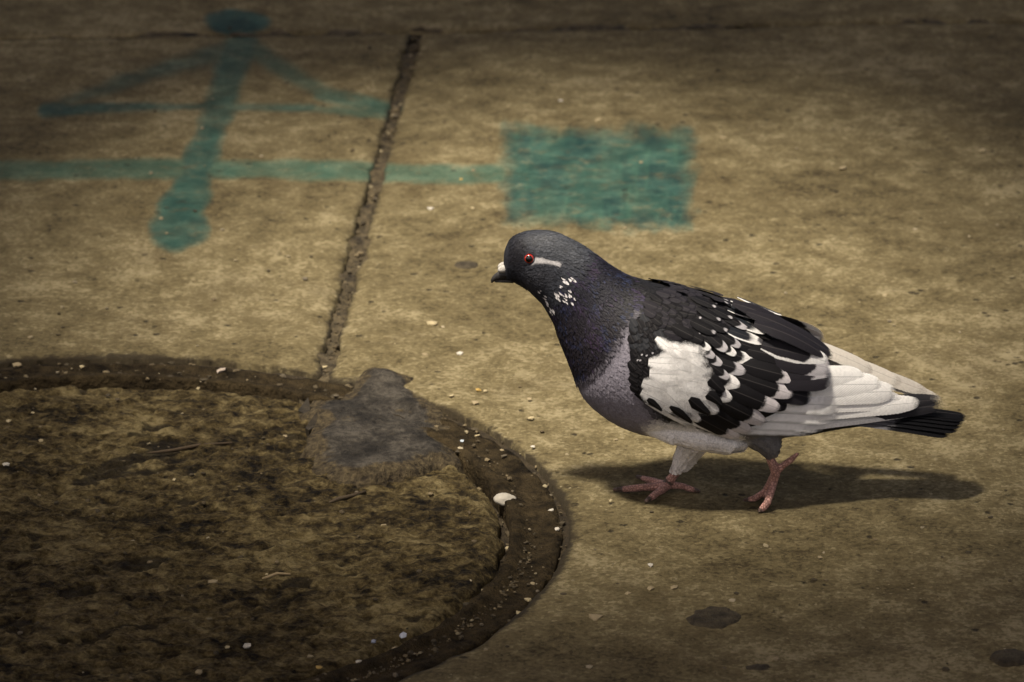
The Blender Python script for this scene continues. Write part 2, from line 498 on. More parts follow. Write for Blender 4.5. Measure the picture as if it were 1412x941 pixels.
# heights below are relative to the manhole's own base at -0.02
lathe('frame', [(R_FR0, -0.004), (R_FR0, 0.0165), (R_FR0 + 0.002, 0.0178), (R_FR0 + 0.007, 0.0172), (R_FR0 + 0.010, 0.0148),
                (R_FR0 + 0.016, 0.0138), (R_FR1 - 0.012, 0.0140), (R_FR1 - 0.006, 0.0156), (R_FR1 - 0.001, 0.0150), (R_FR1, 0.012), (R_FR1, -0.004)],
      M_IRON, mroot, jitter=0.004, seed=51)
lathe('channel_dirt', [(R_COV - 0.01, 0.0015), (R_FR0 - 0.003, 0.0025), (R_FR0 + 0.02, 0.002), (R_FR1 + 0.001, 0.0125), (R_OUT + 0.006, 0.0135)], M_DIRT, mroot, jitter=0.004, seed=57)

def cover():
    nr, nt = 190, 900
    rs = np.linspace(0, 1, nr) ** 0.75 * R_COV; th = np.linspace(0, 2 * math.pi, nt, endpoint=False)
    Rr, T = np.meshgrid(rs[1:], th, indexing='ij')
    edge = (fbm(T * 11, T * 0 + 1, 61, 3) - 0.5) * 0.010
    Rr = Rr + edge * (Rr / R_COV) ** 8
    X, Y = Rr * np.cos(T), Rr * np.sin(T)
    c, s = math.cos(0.22), math.sin(0.22)
    A, B = (X * c + Y * s), (-X * s + Y * c)
    dents = fbm(A * 75, B * 110, 71, 4)
    pits = sstep(0.60, 0.80, dents)
    gouge = sstep(0.64, 0.74, fbm(A * 22 + 3, B * 50, 75, 4))
    broad = fbm(X * 9, Y * 9, 77, 4)
    z = 0.0145 + (broad - 0.5) * 0.006 - pits * 0.0022 - gouge * 0.0022 + (fbm(A * 110, B * 150, 79, 4) - 0.5) * 0.0070
    z = z - 0.010 * sstep(R_COV - 0.010, R_COV + 0.004, Rr)
    z = np.where(Rr >= R_COV * 0.9999 + edge, -0.004, z)
    v = np.concatenate([[[0, 0, 0.0145]], np.stack([X.ravel(), Y.ravel(), z.ravel()], 1)])
    f = [(0, 1 + j, 1 + (j + 1) % nt) for j in range(nt)]
    i0 = 1 + np.arange((nr - 1) * nt).reshape(nr - 1, nt)
    nxt = np.roll(i0, -1, 1)
    f += np.stack([i0[:-1], i0[1:], nxt[1:], nxt[:-1]], -1).reshape(-1, 4).tolist()
    o = new_obj('cover', v, f, M_INF, mroot)
    set_float(o.data, np.concatenate([[0], np.clip(pits * 0.7 + gouge * 0.8, 0, 1).ravel()]), 'relief')
cover()

# ------------------------------------------------------------------ mortar patch over the rim
def mortar():
    poly = [(487, 507), (520, 503), (545, 510), (572, 517), (590, 532), (605, 550), (622, 570), (634, 590), (612, 598), (632, 612), (640, 632), (600, 640), (566, 652),
            (535, 655), (500, 660), (462, 658), (430, 642), (416, 612), (428, 584), (410, 566), (428, 545), (470, 538), (482, 522)]
    pts = np.array([list(G(x, y))[:2] for x, y in poly])
    lo, hi = pts.min(0) - 0.01, pts.max(0) + 0.01
    xs = np.arange(lo[0], hi[0], 0.0018); ys = np.arange(lo[1], hi[1], 0.0018)
    X, Y = np.meshgrid(xs, ys)
    sdm = poly_sd(X, Y, [tuple(p) for p in pts]) + (fbm(X * 80, Y * 80, 81, 4) - 0.5) * 0.009
    r = np.hypot(X - MCx, Y - MCy)
    # it sags into the channel and lies on both rims
    sag = np.exp(-((r - (R_OUT - 0.024)) / 0.016) ** 2)
    z = 0.0026 - 0.004 * sag + (fbm(X * 26, Y * 40, 83, 5) - 0.5) * 0.0095 + (fbm(X * 120, Y * 120, 87, 3) - 0.5) * 0.0022
    z = z - 0.006 * sstep(0.020, 0.0, sdm) - 0.010 * sstep(0.003, -0.003, sdm)
    idx = np.arange(X.size).reshape(X.shape)
    f = np.stack([idx[:-1, :-1], idx[:-1, 1:], idx[1:, 1:], idx[1:, :-1]], -1).reshape(-1, 4)
    keep = (sdm.ravel() > -0.004)
    f = f[keep[f].all(1)]
    used = np.unique(f); mp = np.full(X.size, -1); mp[used] = np.arange(len(used))
    v = np.stack([X.ravel(), Y.ravel(), z.ravel()], 1)[used]
    f = mp[f]
    # closed underside
    nb = len(v); vb = v.copy(); vb[:, 2] = -0.019
    from collections import Counter
    ed = Counter()
    for q in f:
        for i in range(4): ed[tuple(sorted((q[i], q[(i + 1) % 4])))] += 1
    side = [(a, b, b + nb, a + nb) for (a, b), c in ed.items() if c == 1]
    o = new_obj('mortar_patch', np.concatenate([v, vb]), f.tolist() + side, M_PATCH)
    ea = sstep(0.022, 0.0, sdm.ravel()[used]); set_float(o.data, np.concatenate([ea, ea]), 'edge')
    tag(o, 'smooth grey mortar patch smeared across the manhole rim at the joint', 'mortar')
mortar()

# ------------------------------------------------------------------ added light blocker overhead, out of the frame: darkens all but an oval pool
def light_blocker():
    root = bpy.data.objects.new('light_blocker', None); col.objects.link(root)
    tag(root, 'unseen concrete plate on four steel posts, added so its oval hole leaves a pool of light', 'light_blocker')
    zr = 3.0; tgt = G(*POOL)
    cx, cy = tgt.x + sdir.x / sdir.z * zr, tgt.y + sdir.y / sdir.z * zr
    n = 96; th = np.linspace(0, 2 * math.pi, n, endpoint=False)
    hx, hy = cx + POOL_R[0] * np.cos(th), cy + POOL_R[1] * np.sin(th)
    m = np.maximum(np.abs(np.cos(th)), np.abs(np.sin(th)))
    ox, oy = cx + BLOCKER_R * np.cos(th) / m, cy + BLOCKER_R * np.sin(th) / m
    V = []
    for z in (zr, zr + 0.12):
        V += [(hx[i], hy[i], z) for i in range(n)] + [(ox[i], oy[i], z) for i in range(n)]
    F = []
    for i in range(n):
        j = (i + 1) % n
        F += [(i, n + i, n + j, j), (2 * n + i, 2 * n + j, 3 * n + j, 3 * n + i), (n + i, 3 * n + i, 3 * n + j, n + j), (i, j, 2 * n + j, 2 * n + i)]
    new_obj('blocker_plate', V, F, M_BLOCKER, root, smooth=False)
    for sx in (-1, 1):
        for sy in (-1, 1):
            v, f = tube([(cx + sx * (BLOCKER_R - .2), cy + sy * (BLOCKER_R - .2), -0.02), (cx + sx * (BLOCKER_R - .2), cy + sy * (BLOCKER_R - .2), 1.5), (cx + sx * (BLOCKER_R - .2), cy + sy * (BLOCKER_R - .2), zr + 0.01)], [0.06] * 3, 20)
            new_obj('blocker_post', v, f, M_IRON, root)
POOL, POOL_R, BLOCKER_R = (745, 410), (0.37, 0.52), 2.3
light_blocker()

# ------------------------------------------------------------------ grit, pebbles, gum
def stone(seed, flat=0.6):
    r = np.random.default_rng(seed)
    ico = [(0, 0, -1), (.72, -.53, -.45), (-.28, -.85, -.45), (-.89, 0, -.45), (-.28, .85, -.45), (.72, .53, -.45), (.28, -.85, .45), (-.72, -.53, .45), (-.72, .53, .45), (.28, .85, .45), (.89, 0, .45), (0, 0, 1)]
    fc = [(0, 1, 2), (1, 0, 5), (0, 2, 3), (0, 3, 4), (0, 4, 5), (1, 5, 10), (2, 1, 6), (3, 2, 7), (4, 3, 8), (5, 4, 9), (1, 10, 6), (2, 6, 7), (3, 7, 8), (4, 8, 9), (5, 9, 10), (6, 10, 11), (7, 6, 11), (8, 7, 11), (9, 8, 11), (10, 9, 11)]
    v = np.array(ico) * (1 + (r.random((12, 1)) - 0.5) * 0.7) * np.array([1, 0.6 + 0.5 * r.random(), flat])
    a = r.random() * 6.28; c, s = math.cos(a), math.sin(a)
    return v @ np.array([[c, s, 0], [-s, c, 0], [0, 0, 1]]), fc

def grit_cloud(name, pts, sizes, cols, parent, label=None, cat=None):
    V, F, C = [], [], []
    for i, (p, s, c) in enumerate(zip(pts, sizes, cols)):
        v, f = stone(1000 + i)
        b = sum(len(x) for x in V)
        V.append(v * s + np.array(p)); F += [tuple(b + k for k in q) for q in f]; C.append(np.tile(c, (len(v), 1)))
    o = new_obj(name, np.concatenate(V), F, M_GRIT, parent, smooth=False)
    set_col(o.data, np.concatenate(C))
    tag(o, label, cat, kind='stuff')
    return o

pal = [(0.24, 0.20, 0.12), (0.13, 0.10, 0.055), (0.06, 0.045, 0.024), (0.32, 0.27, 0.18), (0.03, 0.024, 0.014), (0.09, 0.075, 0.052)]
def loose(n, fn, smin, smax, pw=2.2, wts=(1, 3, 4, 0.5, 4, 2)):
    pts, sz, cs = [], [], []
    w = np.array(wts) / sum(wts)
    for i in range(n):
        s = smin + (smax - smin) * random.random() ** pw
        p = fn(s); pts.append(p); sz.append(s)
        cs.append(np.array(pal[rng.choice(6, p=w)]) * (0.7 + 0.6 * random.random()))
    return pts, sz, cs
def in_joint(s):
    u = random.uniform(-gapw, gapw) * 1.1; v = -random.random() * JLEN
    x, y = to_world(u, v); return (x, y, -0.0062 + s * 0.2)
g = loose(240, in_joint, 0.0007, 0.0030, pw=2.4, wts=(1, 3, 4, 0.3, 6, 1))
o = grit_cloud('joint_grit', *g, None, 'dark grit and crumbs packed in the joint between slabs', 'grit')
def in_ring(s):
    r = random.choice([R_FR0 - 0.002, R_FR0 - 0.001, R_FR0 + 0.010, R_OUT - 0.003, R_OUT - 0.002, random.uniform(R_FR0, R_OUT)]) + random.gauss(0, 0.004)
    t = random.uniform(-1.6, 1.9)
    z = -0.0165 if r < R_FR0 else (-0.0045 if r < R_FR1 - 0.004 else -0.0062)
    return (MCx + r * math.cos(t), MCy + r * math.sin(t), z + s * 0.3)
g = loose(700, in_ring, 0.0006, 0.0030, pw=3.0, wts=(1, 3, 4, 0.4, 6, 1))
grit_cloud('rim_grit', *g, None, 'gritty crumbs lying in the channel round the manhole cover', 'grit')
def on_grit_line(s):
    t = random.uniform(-1.45, -0.05); r = R_FR0 + 0.012 + random.gauss(0, 0.0045)
    return (MCx + r * math.cos(t), MCy + r * math.sin(t), -0.0058 + s * 0.3)
g = loose(480, on_grit_line, 0.0005, 0.0018, pw=2.5, wts=(1.0, 4, 4, 0.2, 4, 2))
grit_cloud('pale_grit', *g, None, 'pale sandy grit line along the inner lip of the iron rim', 'grit')
def on_slab(s):
    while True:
        p = G(random.uniform(-20, 1430), random.uniform(0, 960))
        if math.hypot(p.x - MCx, p.y - MCy) > R_OUT + 0.01: return (p.x, p.y, 0.0002)
g = loose(420, on_slab, 0.0005, 0.0023, pw=3.0, wts=(3, 1, 2, 2, 4, 1))
grit_cloud('pavement_grit', *g, None, 'tiny specks of grit scattered over the paving slabs', 'grit')
def on_cover(s):
    t = random.uniform(0, 6.283); r = math.sqrt(random.random()) * R_COV * 0.97
    return (MCx + r * math.cos(t), MCy + r * math.sin(t), -0.0052 + s * 0.2)
g = loose(300, on_cover, 0.0006, 0.0022, pw=2.5, wts=(2, 3, 3, 0.6, 4, 2))
grit_cloud('cover_grit', *g, None, 'small crumbs and grit trodden into the manhole cover', 'grit')

CR = (0.40, 0.33, 0.19); WH = (0.55, 0.51, 0.43); TN = (0.30, 0.24, 0.14); YL = (0.44, 0.29, 0.08)
chips = [(594, 289, 9, WH), (652, 288, 6, CR), (636, 248, 5, YL), (773, 140, 8, WH), (825, 167, 10, CR), (606, 206, 0, WH), (596, 448, 12, CR), (545, 476, 6, CR), (585, 490, 7, TN), (634, 489, 9, WH),
         (660, 539, 8, YL), (669, 540, 5, CR), (622, 547, 7, CR), (655, 557, 8, TN), (732, 578, 8, CR), (730, 551, 6, TN), (735, 617, 6, WH), (897, 780, 7, WH), (930, 812, 10, TN), (897, 812, 7, TN), (866, 820, 8, TN), (822, 854, 16, TN),
         (148, 78, 8, TN), (552, 145, 6, CR), (526, 209, 5, CR), (1162, 234, 13, TN), (1354, 209, 12, CR), (997, 191, 9, TN), (42, 466, 8, TN), (842, 691, 5, CR),
         (850, 607, 5, TN), (1220, 408, 6, TN), (1130, 770, 7, TN), (1070, 910, 9, TN)]
HUE = {CR: 'cream', WH: 'white', TN: 'tan', YL: 'yellowish'}
hue_of = lambda c: HUE.get(c, 'bluish' if c[2] > c[0] else 'brownish')
def chip(px, py, s, c, z, name, label, cat, grp, flat=0.45, seed=0):
    p = G(px, py, z)
    v, f = stone(seed or int(px * 7 + py), flat)
    h = s * 0.5 * MMPX * 1.2
    vv = v * h
    vv = vv * np.array([1, 1.2, 1]); vv[:, 2] += flat * h * 0.55
    o = new_obj(name, vv, f, M_GRIT, smooth=False)
    o.location = (p.x, p.y, z)
    set_col(o.data, np.tile(np.array(c), (12, 1)))
    tag(o, label, cat, grp)
    return o
for (px, py, s, c) in chips:
    if s: chip(px, py, s, c, 0.0, 'crumb', 'small %s crumb lying on the paving slabs' % hue_of(c), 'crumb', '%s crumbs on the slabs' % hue_of(c))
ringchips = [(706, 752, 7, YL), (760, 705, 7, WH), (768, 731, 7, WH), (766, 765, 6, CR), (685, 662, 6, WH), (648, 637, 6, WH), (658, 602, 7, CR), (637, 609, 5, (0.45, 0.52, 0.58)), (692, 622, 6, TN), (555, 877, 9, (0.5, 0.53, 0.6)), (515, 886, 7, (0.25, 0.28, 0.36)),
             (494, 913, 7, WH), (665, 835, 5, YL), (716, 848, 9, CR), (700, 757, 8, CR), (545, 897, 9, TN), (440, 922, 7, YL), (305, 513, 13, (0.40, 0.33, 0.27)), (263, 496, 9, CR), (200, 497, 10, (0.30, 0.27, 0.30)), (113, 507, 7, CR), (25, 505, 12, TN), (735, 806, 6, TN), (728, 828, 7, CR), (447, 508, 9, CR)]
for (px, py, s, c) in ringchips:
    chip(px, py, s, c, -0.0052, 'crumb', 'small %s crumb lying in the channel round the manhole cover' % hue_of(c), 'crumb', '%s crumbs in the channel' % hue_of(c))
coverchips = [(529, 727, 7, TN), (601, 764, 5, TN), (484, 576, 6, (0.35, 0.22, 0.16)), (273, 537, 7, CR), (12, 582, 8, CR), (8, 641, 8, WH), (57, 608, 6, TN), (293, 804, 10, TN), (341, 893, 9, WH), (314, 893, 5, CR), (274, 928, 8, TN), (240, 662, 5, CR), (392, 603, 7, TN), (368, 793, 5, CR), (45, 570, 5, CR)]
for (px, py, s, c) in coverchips:
    chip(px, py, s, c, -0.005, 'crumb', 'small %s crumb lying on the dirty manhole cover' % hue_of(c), 'crumb', '%s crumbs on the cover' % hue_of(c))
def pebble(px, py, rx, z, c, label, flat, mat=None):
    import bmesh
    bm = bmesh.new(); bmesh.ops.create_icosphere(bm, subdivisions=3, radius=1)
    r = rx * MMPX
    for v in bm.verts:
        n = 1 + 0.45 * (vnoise(v.co.x * 1.7 + 9, v.co.y * 1.7 + v.co.z * 1.3 + px, 3) - 0.5)
        v.co = Vector((v.co.x * n * r, v.co.y * n * r * 0.8, (v.co.z * n * flat) * r + flat * r * 0.7))
    me = bpy.data.meshes.new('pebble'); bm.to_mesh(me); bm.free()
    o = bpy.data.objects.new('pebble', me); col.objects.link(o)
    me.materials.append(mat or M_GRIT)
    me.polygons.foreach_set('use_smooth', [True] * len(me.polygons))
    if mat is None: set_col(me, np.tile(np.array(c), (len(me.vertices), 1)))
    p = G(px, py, z); o.location = (p.x, p.y, z)
    return tag(o, label, 'pebble')
pebble(695, 694, 14.5, -0.0065, (0.40, 0.37, 0.31), 'largest white pebble, sitting in the channel round the manhole', 0.5)

def disc_thing(name, px, py, rx, h, mat, label, cat, seed, stretch=1.0, zb=0.0, lobes=0.35):
    nt, nr = 64, 10
    th = np.linspace(0, 2 * math.pi, nt, endpoint=False)
    rad = rx * MMPX * (1 + (fbm(np.cos(th) * 1.6 + 5, np.sin(th) * 1.6 + 5, seed, 3) - 0.5) * 2 * lobes)
    v = [(0, 0, h)]; f = []
    for k in range(1, nr + 1):
        q = k / nr
        zz = h * (1 - q ** 4) - 0.0015 * (q == 1)
        for i in range(nt):
            x, y = rad[i] * q * math.cos(th[i]) , rad[i] * q * math.sin(th[i]) * stretch
            v.append((x, y, zz + (vnoise(x * 400, y * 400, seed) - 0.5) * 0.0008 * (q < 1)))
    f = [(0, 1 + j, 1 + (j + 1) % nt) for j in range(nt)]
    for k in range(nr - 1):
        for i in range(nt):
            j = (i + 1) % nt; a = 1 + k * nt; b = a + nt
            f.append((a + i, b + i, b + j, a + j))
    o = new_obj(name, v, f, mat)
    p = G(px, py); o.location = (p.x, p.y, zb)
    return tag(o, label, cat)
disc_thing('gum_spot', 985, 852, 32, 0.0016, M_GUM, 'big dark flattened gum spot on the slab below the walking pigeon', 'gum', 3, 1.05)
disc_thing('gum_spot', 643, 366, 19, 0.0014, M_GUM, 'small round flattened gum spot just ahead of the pigeon beak', 'gum', 5, 1.0, lobes=0.12)
disc_thing('dirt_clod', 1392, 908, 26, 0.003, M_GUM, 'flat dark clod of dirt on bare slab away from the manhole', 'dirt', 8, 0.9)
disc_thing('dirt_fleck', 1045, 921, 15, 0.0010, M_GUM, 'small dark dirt fleck on the slab near the big gum spot', 'dirt', 12, 0.7)

def shard(pts, label, thick=0.005, z=-0.003):
    q = [G(x, y, z) for x, y in pts]
    c = sum(q, Vector()) / len(q)
    n = len(q); v = [(p.x - c.x, p.y - c.y, thick * (0.2 + 0.8 * (i == 1)) + 0.0006 * math.sin(i * 2.3)) for i, p in enumerate(q)] + [(p.x - c.x, p.y - c.y, -0.006) for p in q]
    f = [tuple(range(n))] + [(i, i + n, (i + 1) % n + n, (i + 1) % n) for i in range(n)]
    o = new_obj('shard', v, f, M_SHARD, smooth=False); o.location = (c.x, c.y, z)
    return tag(o, label, 'shard')
shard([(411, 568), (425, 558), (428, 566), (420, 573)], 'pointed black shard poking up beside the grey mortar patch')
shard([(421, 592), (437, 578), (438, 586), (426, 596)], 'long black shard leaning on the edge of the grey mortar patch')

def twig(pts, r, z, label, c):
    q = np.array([list(G(x, y, z)) for x, y in pts]); c0 = q.mean(0)
    v, f = tube(q - c0, [r * k for k in (0.5, 1, 0.9, 0.6)][:len(pts)], 7)
    o = new_obj('twig', v, f, M_GRIT); o.location = c0
    set_col(o.data, np.tile(np.array(c), (len(v), 1)))
    return tag(o, label, 'twig')

twig([(454, 693), (468, 688), (485, 684), (504, 678)], 0.0016, -0.004, 'dark twig pressed into the dirty manhole cover', (0.03, 0.02, 0.012))
twig([(205, 625), (240, 621), (275, 614), (320, 611)], 0.0014, -0.004, 'long thin dark stalk pressed into the manhole cover dirt', (0.035, 0.022, 0.012))
twig([(362, 798), (372, 795), (382, 791), (400, 792)], 0.0011, -0.004, 'short bent tan straw on the dirty manhole cover', (0.32, 0.24, 0.13))

# ================================================================== PIGEON
pig = bpy.data.objects.new('pigeon', None); col.objects.link(pig)
pig.location = ROOT
tag(pig, 'black and white pied pigeon walking over the pavement with its head low', 'pigeon')
RO = np.array(ROOT)
S = 0.00048                                        # metres per photo pixel at the bird

rings = [((694, 366), (700, 387), 10), ((695.5, 345), (708, 389), 18), ((705, 328), (719, 395), 23), ((724, 319), (729, 402), 27), ((748, 317), (739, 412), 28.5),
         ((770, 321), (747, 420), 29), ((795, 333), (756, 433), 31), ((820, 351), (763, 445), 35), ((845, 369), (770, 465), 43), ((868, 382), (779, 488), 54), ((895, 390), (788, 512), 66),
         ((920, 396), (799, 542), 77), ((945, 402), (819, 565), 84), ((968, 409), (847, 584), 87), ((990, 417), (880, 597), 88), ((1012, 427), (915, 604), 86), ((1035, 439), (955, 609), 82),
         ((1055, 452), (1000, 612), 76), ((1075, 466), (1045, 609), 66), ((1100, 486), (1085, 603), 54), ((1130, 514), (1115, 599), 42), ((1165, 540), (1150, 592), 31), ((1200, 558), (1190, 586), 22), ((1222, 566), (1215, 580), 14)]

def loft(rings, nseg, sub=4):
    A = np.array([[u[0], u[1], l[0], l[1], w] for u, l, w in rings], float)
    t = np.arange(len(A)); tt = np.linspace(0, len(A) - 1, (len(A) - 1) * sub + 1)
    # Catmull-Rom through the stations
    out = []
    for q in tt:
        i = min(int(q), len(A) - 2); f = q - i
        p0, p1, p2, p3 = A[max(i - 1, 0)], A[i], A[i + 1], A[min(i + 2, len(A) - 1)]
        out.append(0.5 * ((2 * p1) + (-p0 + p2) * f + (2 * p0 - 5 * p1 + 4 * p2 - p3) * f * f + (-p0 + 3 * p1 - 3 * p2 + p3) * f ** 3))
    V, F, C, T = [], [], [], []
    for a in out:
        U, L = np.array(P(a[0], a[1], YB)), np.array(P(a[2], a[3], YB))
        c = (U + L) / 2; d = (U - L) / 2; p = np.linalg.norm(d); d /= p
        w = a[4] * S
        h = math.sqrt(max(p * p - (w * math.tan(ELEV) * d[2]) ** 2, (0.35 * p) ** 2))
        for k in range(nseg):
            t = 2 * math.pi * k / nseg
            # a little squarer than an ellipse
            cs, sn = math.cos(t), math.sin(t)
            V.append(c + d * h * cs + np.array([0, 1.0, 0]) * w * sn)
        C.append(c)
    m = len(out)
    for i in range(m - 1):
        for k in range(nseg):
            l = (k + 1) % nseg
            F.append((i * nseg + k, i * nseg + l, (i + 1) * nseg + l, (i + 1) * nseg + k))
    V.append(C[0]); V.append(C[-1])
    for k in range(nseg):
        l = (k + 1) % nseg
        F.append((m * nseg, l, k)); F.append((m * nseg + 1, (m - 1) * nseg + k, (m - 1) * nseg + l))
    return np.array(V), F, np.array(C)

BV, BF, SPINE = loft(rings, 40)
allV, allF = [BV], [list(f) for f in BF]
def join(v, f):
    b = sum(len(x) for x in allV); allV.append(v); allF.extend([[b + k for k in q] for q in f])

def pl(px, py, lat):                               # lat in metres, positive towards the camera
    return np.array(P(px, py, YB - lat))
# thigh bulge under the wing
join(*tube([pl(893, 585, 0.020), pl(925, 594, 0.024), pl(965, 604, 0.025), pl(1000, 610, 0.022), pl(1022, 612, 0.016)], [0.006, 0.0085, 0.0085, 0.008, 0.005], 16))
# far, planted leg
FF = G(921, 671, 0.004); YF = FF.y
lf = YB - YF
feet = []                                          # (polyline, radii) of bare skin
join(*tube([pl(975, 590, lf * 0.6), pl(955, 612, lf * 0.9), pl(944, 630, lf), pl(936, 644, lf), pl(930, 652, lf)], [0.013, 0.0095, 0.0072, 0.0050, 0.0032], 14))
def skin_tube(pts, rad):
    join(*tube(pts, rad, 10)); feet.append((np.array(pts), np.array(rad)))
def gp(px, py, z): return np.array(G(px, py, z))
skin_tube([pl(939, 640, lf), pl(930, 655, lf), np.array(FF) + [0, 0, 0.003]], [0.0030, 0.0029, 0.0034])
def toe(base, a, b, c, r0, claw=True):
    """base -> knuckle a -> knuckle b -> tip c; a slight arch between the pads"""
    skin_tube([base, a, (a + b) / 2 + [0, 0, 0.0004], b, c], [r0 * 1.05, r0 * 0.92, r0 * 0.82, r0 * 0.84, r0 * 0.5])
b0 = np.array(FF) + [0, 0, 0.001]
toe(b0, gp(900, 672, 0.0042), gp(872, 674, 0.0034), gp(846, 675.5, 0.0016), 0.0030)
toe(b0, gp(911, 677, 0.0042), gp(901, 684, 0.0034), gp(890, 692, 0.0016), 0.0030)
toe(b0, gp(908, 666, 0.0042), gp(894, 662, 0.0034), gp(878, 657, 0.0016), 0.0027)
toe(b0, gp(936, 670, 0.0036), gp(950, 674, 0.0030), gp(965, 678, 0.0015), 0.0026)
# near leg, pushing off on its toes
RG = G(1052, 697); lr = YB - RG.y
join(*tube([pl(1040, 585, lr * 0.6), pl(1055, 605, lr * 0.85), pl(1060, 620, lr), pl(1061, 628, lr)], [0.016, 0.012, 0.0070, 0.0042], 14))
rj = pl(1070, 651, lr)
skin_tube([pl(1060, 618, lr), pl(1062, 632, lr), rj], [0.0030, 0.0030, 0.0034])
skin_tube([rj, pl(1080, 642, lr), pl(1091, 634, lr), pl(1101, 625, lr)], [0.0027, 0.0023, 0.0022, 0.0011])
t2 = gp(1046, 706, 0.0012)
skin_tube([rj, pl(1066, 668, lr), gp(1058, 694, 0.0060), gp(1052, 701, 0.0028), t2], [0.0032, 0.0028, 0.0026, 0.0025, 0.0012])
skin_tube([rj, pl(1061, 668, lr - 0.006), pl(1054, 679, lr - 0.008), gp(1040, 688, 0.0030), gp(1025, 690, 0.0012)], [0.0030, 0.0025, 0.0023, 0.0023, 0.0011])
skin_tube([rj, pl(1066, 667, lr - 0.011), gp(1062, 684, 0.0060), gp(1054, 684, 0.003), gp(1043, 683, 0.0012)], [0.0030, 0.0024, 0.0022, 0.0021, 0.0011])

tmp = new_obj('body', np.concatenate(allV) - RO, allF)
md = tmp.modifiers.new('r', 'REMESH'); md.mode = 'VOXEL'; md.voxel_size = 0.00085; md.use_smooth_shade = True
ms = tmp.modifiers.new('s', 'SMOOTH'); ms.factor = 0.5; ms.iterations = 3
dg = bpy.context.evaluated_depsgraph_get()
bme = bpy.data.meshes.new_from_object(tmp.evaluated_get(dg))
bme.name = 'body'
bpy.data.objects.remove(tmp)
body = bpy.data.objects.new('body', bme); col.objects.link(body); body.parent = pig
nv = len(bme.vertices)
bv = np.empty(nv * 3); bme.vertices.foreach_get('co', bv); bv = bv.reshape(-1, 3) + RO
nf = len(bme.polygons)
BVH = BVHTree.FromPolygons([Vector(v) for v in bv], [tuple(p.vertices) for p in bme.polygons])

# ---- colouring of the plumage by place on the bird
LAV = [(872, 432), (862, 446), (850, 470), (836, 496), (812, 520), (790, 530), (800, 560), (830, 590), (860, 604), (888, 606), (912, 590), (888, 560), (876, 525), (868, 470)]
WHT = [(880, 588), (900, 580), (950, 588), (1000, 602), (1022, 602), (1032, 615), (1012, 640), (960, 636), (920, 622), (890, 606)]
TIB = [(925, 612), (975, 612), (950, 640), (936, 656), (922, 652)]
VENT = [(1000, 590), (1100, 588), (1110, 612), (1080, 640), (1020, 640), (1018, 612)]
STREAK = [(738, 356), (746, 356), (758, 359.5), (767, 360.5), (775, 364), (771, 369), (766, 366), (756, 363.5), (746, 363.5), (738, 363), (733, 366)]
def near_px(v):
    v = np.array(v, float)
    v[:, 1] = YB - np.abs(v[:, 1] - YB)
    return proj(v)
def body_col(v):
    pp = near_px(v); x, y = pp[:, 0], pp[:, 1]
    jx = x + (vnoise(x / 5, y / 5, 3) - 0.5) * 7; jy = y + (vnoise(x / 5, y / 5, 8) - 0.5) * 7
    c = np.tile(np.array([0.0075, 0.007, 0.008]), (len(x), 1))                 # black back and mantle
    def lay(w, colr):
        nonlocal c
        w = np.clip(w, 0, 1)[:, None]; c = c * (1 - w) + np.array(colr) * w
    # neck: blue black, purple lower down
    lay(sstep(880, 840, jx + (jy - 380) * 0.2), (0.0055, 0.0048, 0.0105))
    lay(sstep(400, 460, jy) * sstep(880, 850, jx), (0.0095, 0.0072, 0.0105))
    # head
    hd = sstep(28, -6, (jx - 790) * 0.78 + (jy - 372) * 0.62 )
    lay(hd, (0.027, 0.029, 0.036))
    lay(sstep(26, 6, np.hypot((jx - 712) / 1.0, (jy - 352) / 1.6)), (0.009, 0.0085, 0.0115))
    lay(sstep(24, 8, np.hypot((jx - 738) / 1.3, (jy - 384) / 0.9)), (0.045, 0.046, 0.054))
    lay(sstep(40, 14, np.hypot((jx - 768) / 1.2, (jy - 338))), (0.046, 0.049, 0.056))
    lay(sstep(-2, 1.5, poly_sd(x, y, STREAK)), (0.50, 0.48, 0.47))
    lay(sstep(-10, 12, poly_sd(jx, jy, LAV)), (0.225, 0.208, 0.240))
    lay(sstep(-6, 6, poly_sd(jx, jy, VENT)), (0.16, 0.155, 0.16))
    lay(sstep(-6, 7, poly_sd(jx, jy, WHT)), (0.80, 0.77, 0.73))
    lay(sstep(-4, 4, poly_sd(jx, jy, TIB)), (0.72, 0.68, 0.64))
    lay(sstep(606, 614, y) * sstep(1000, 985, x) * sstep(905, 915, x), (0.74, 0.70, 0.66))
    lay(sstep(1090, 1110, jx) * sstep(575, 590, jy), (0.020, 0.019, 0.019))
    return c
bc = body_col(bv)
# bare skin of the feet
dmin = np.full(nv, 1e9); along = np.zeros(nv)
lowz = np.where(bv[:, 2] < 0.045)[0]
for pts, rad in feet:
    L = len(pts) - 1
    for i in range(L):
        a, b = pts[i], pts[i + 1]; e = b - a
        t = np.clip((bv[lowz] - a) @ e / (e @ e), 0, 1)
        d = np.linalg.norm(bv[lowz] - a - t[:, None] * e, axis=1) - (rad[i] + (rad[i + 1] - rad[i]) * t)
        better = d < dmin[lowz]
        dmin[lowz] = np.where(better, d, dmin[lowz]); along[lowz] = np.where(better, (i + t) / L, along[lowz])
skin = (dmin < 0.0012)
tib_top = near_px(bv)[:, 1]
pink = np.array([0.56, 0.31, 0.255]); 
bc[skin] = pink * (0.8 + 0.4 * vnoise(bv[skin, 0] * 400, bv[skin, 2] * 400 + bv[skin, 1] * 300, 4))[:, None]
claw = skin & (along > 0.87) & (bv[:, 2] < 0.012)
bc[claw] = np.array([0.10, 0.075, 0.06])
set_col(bme, bc)

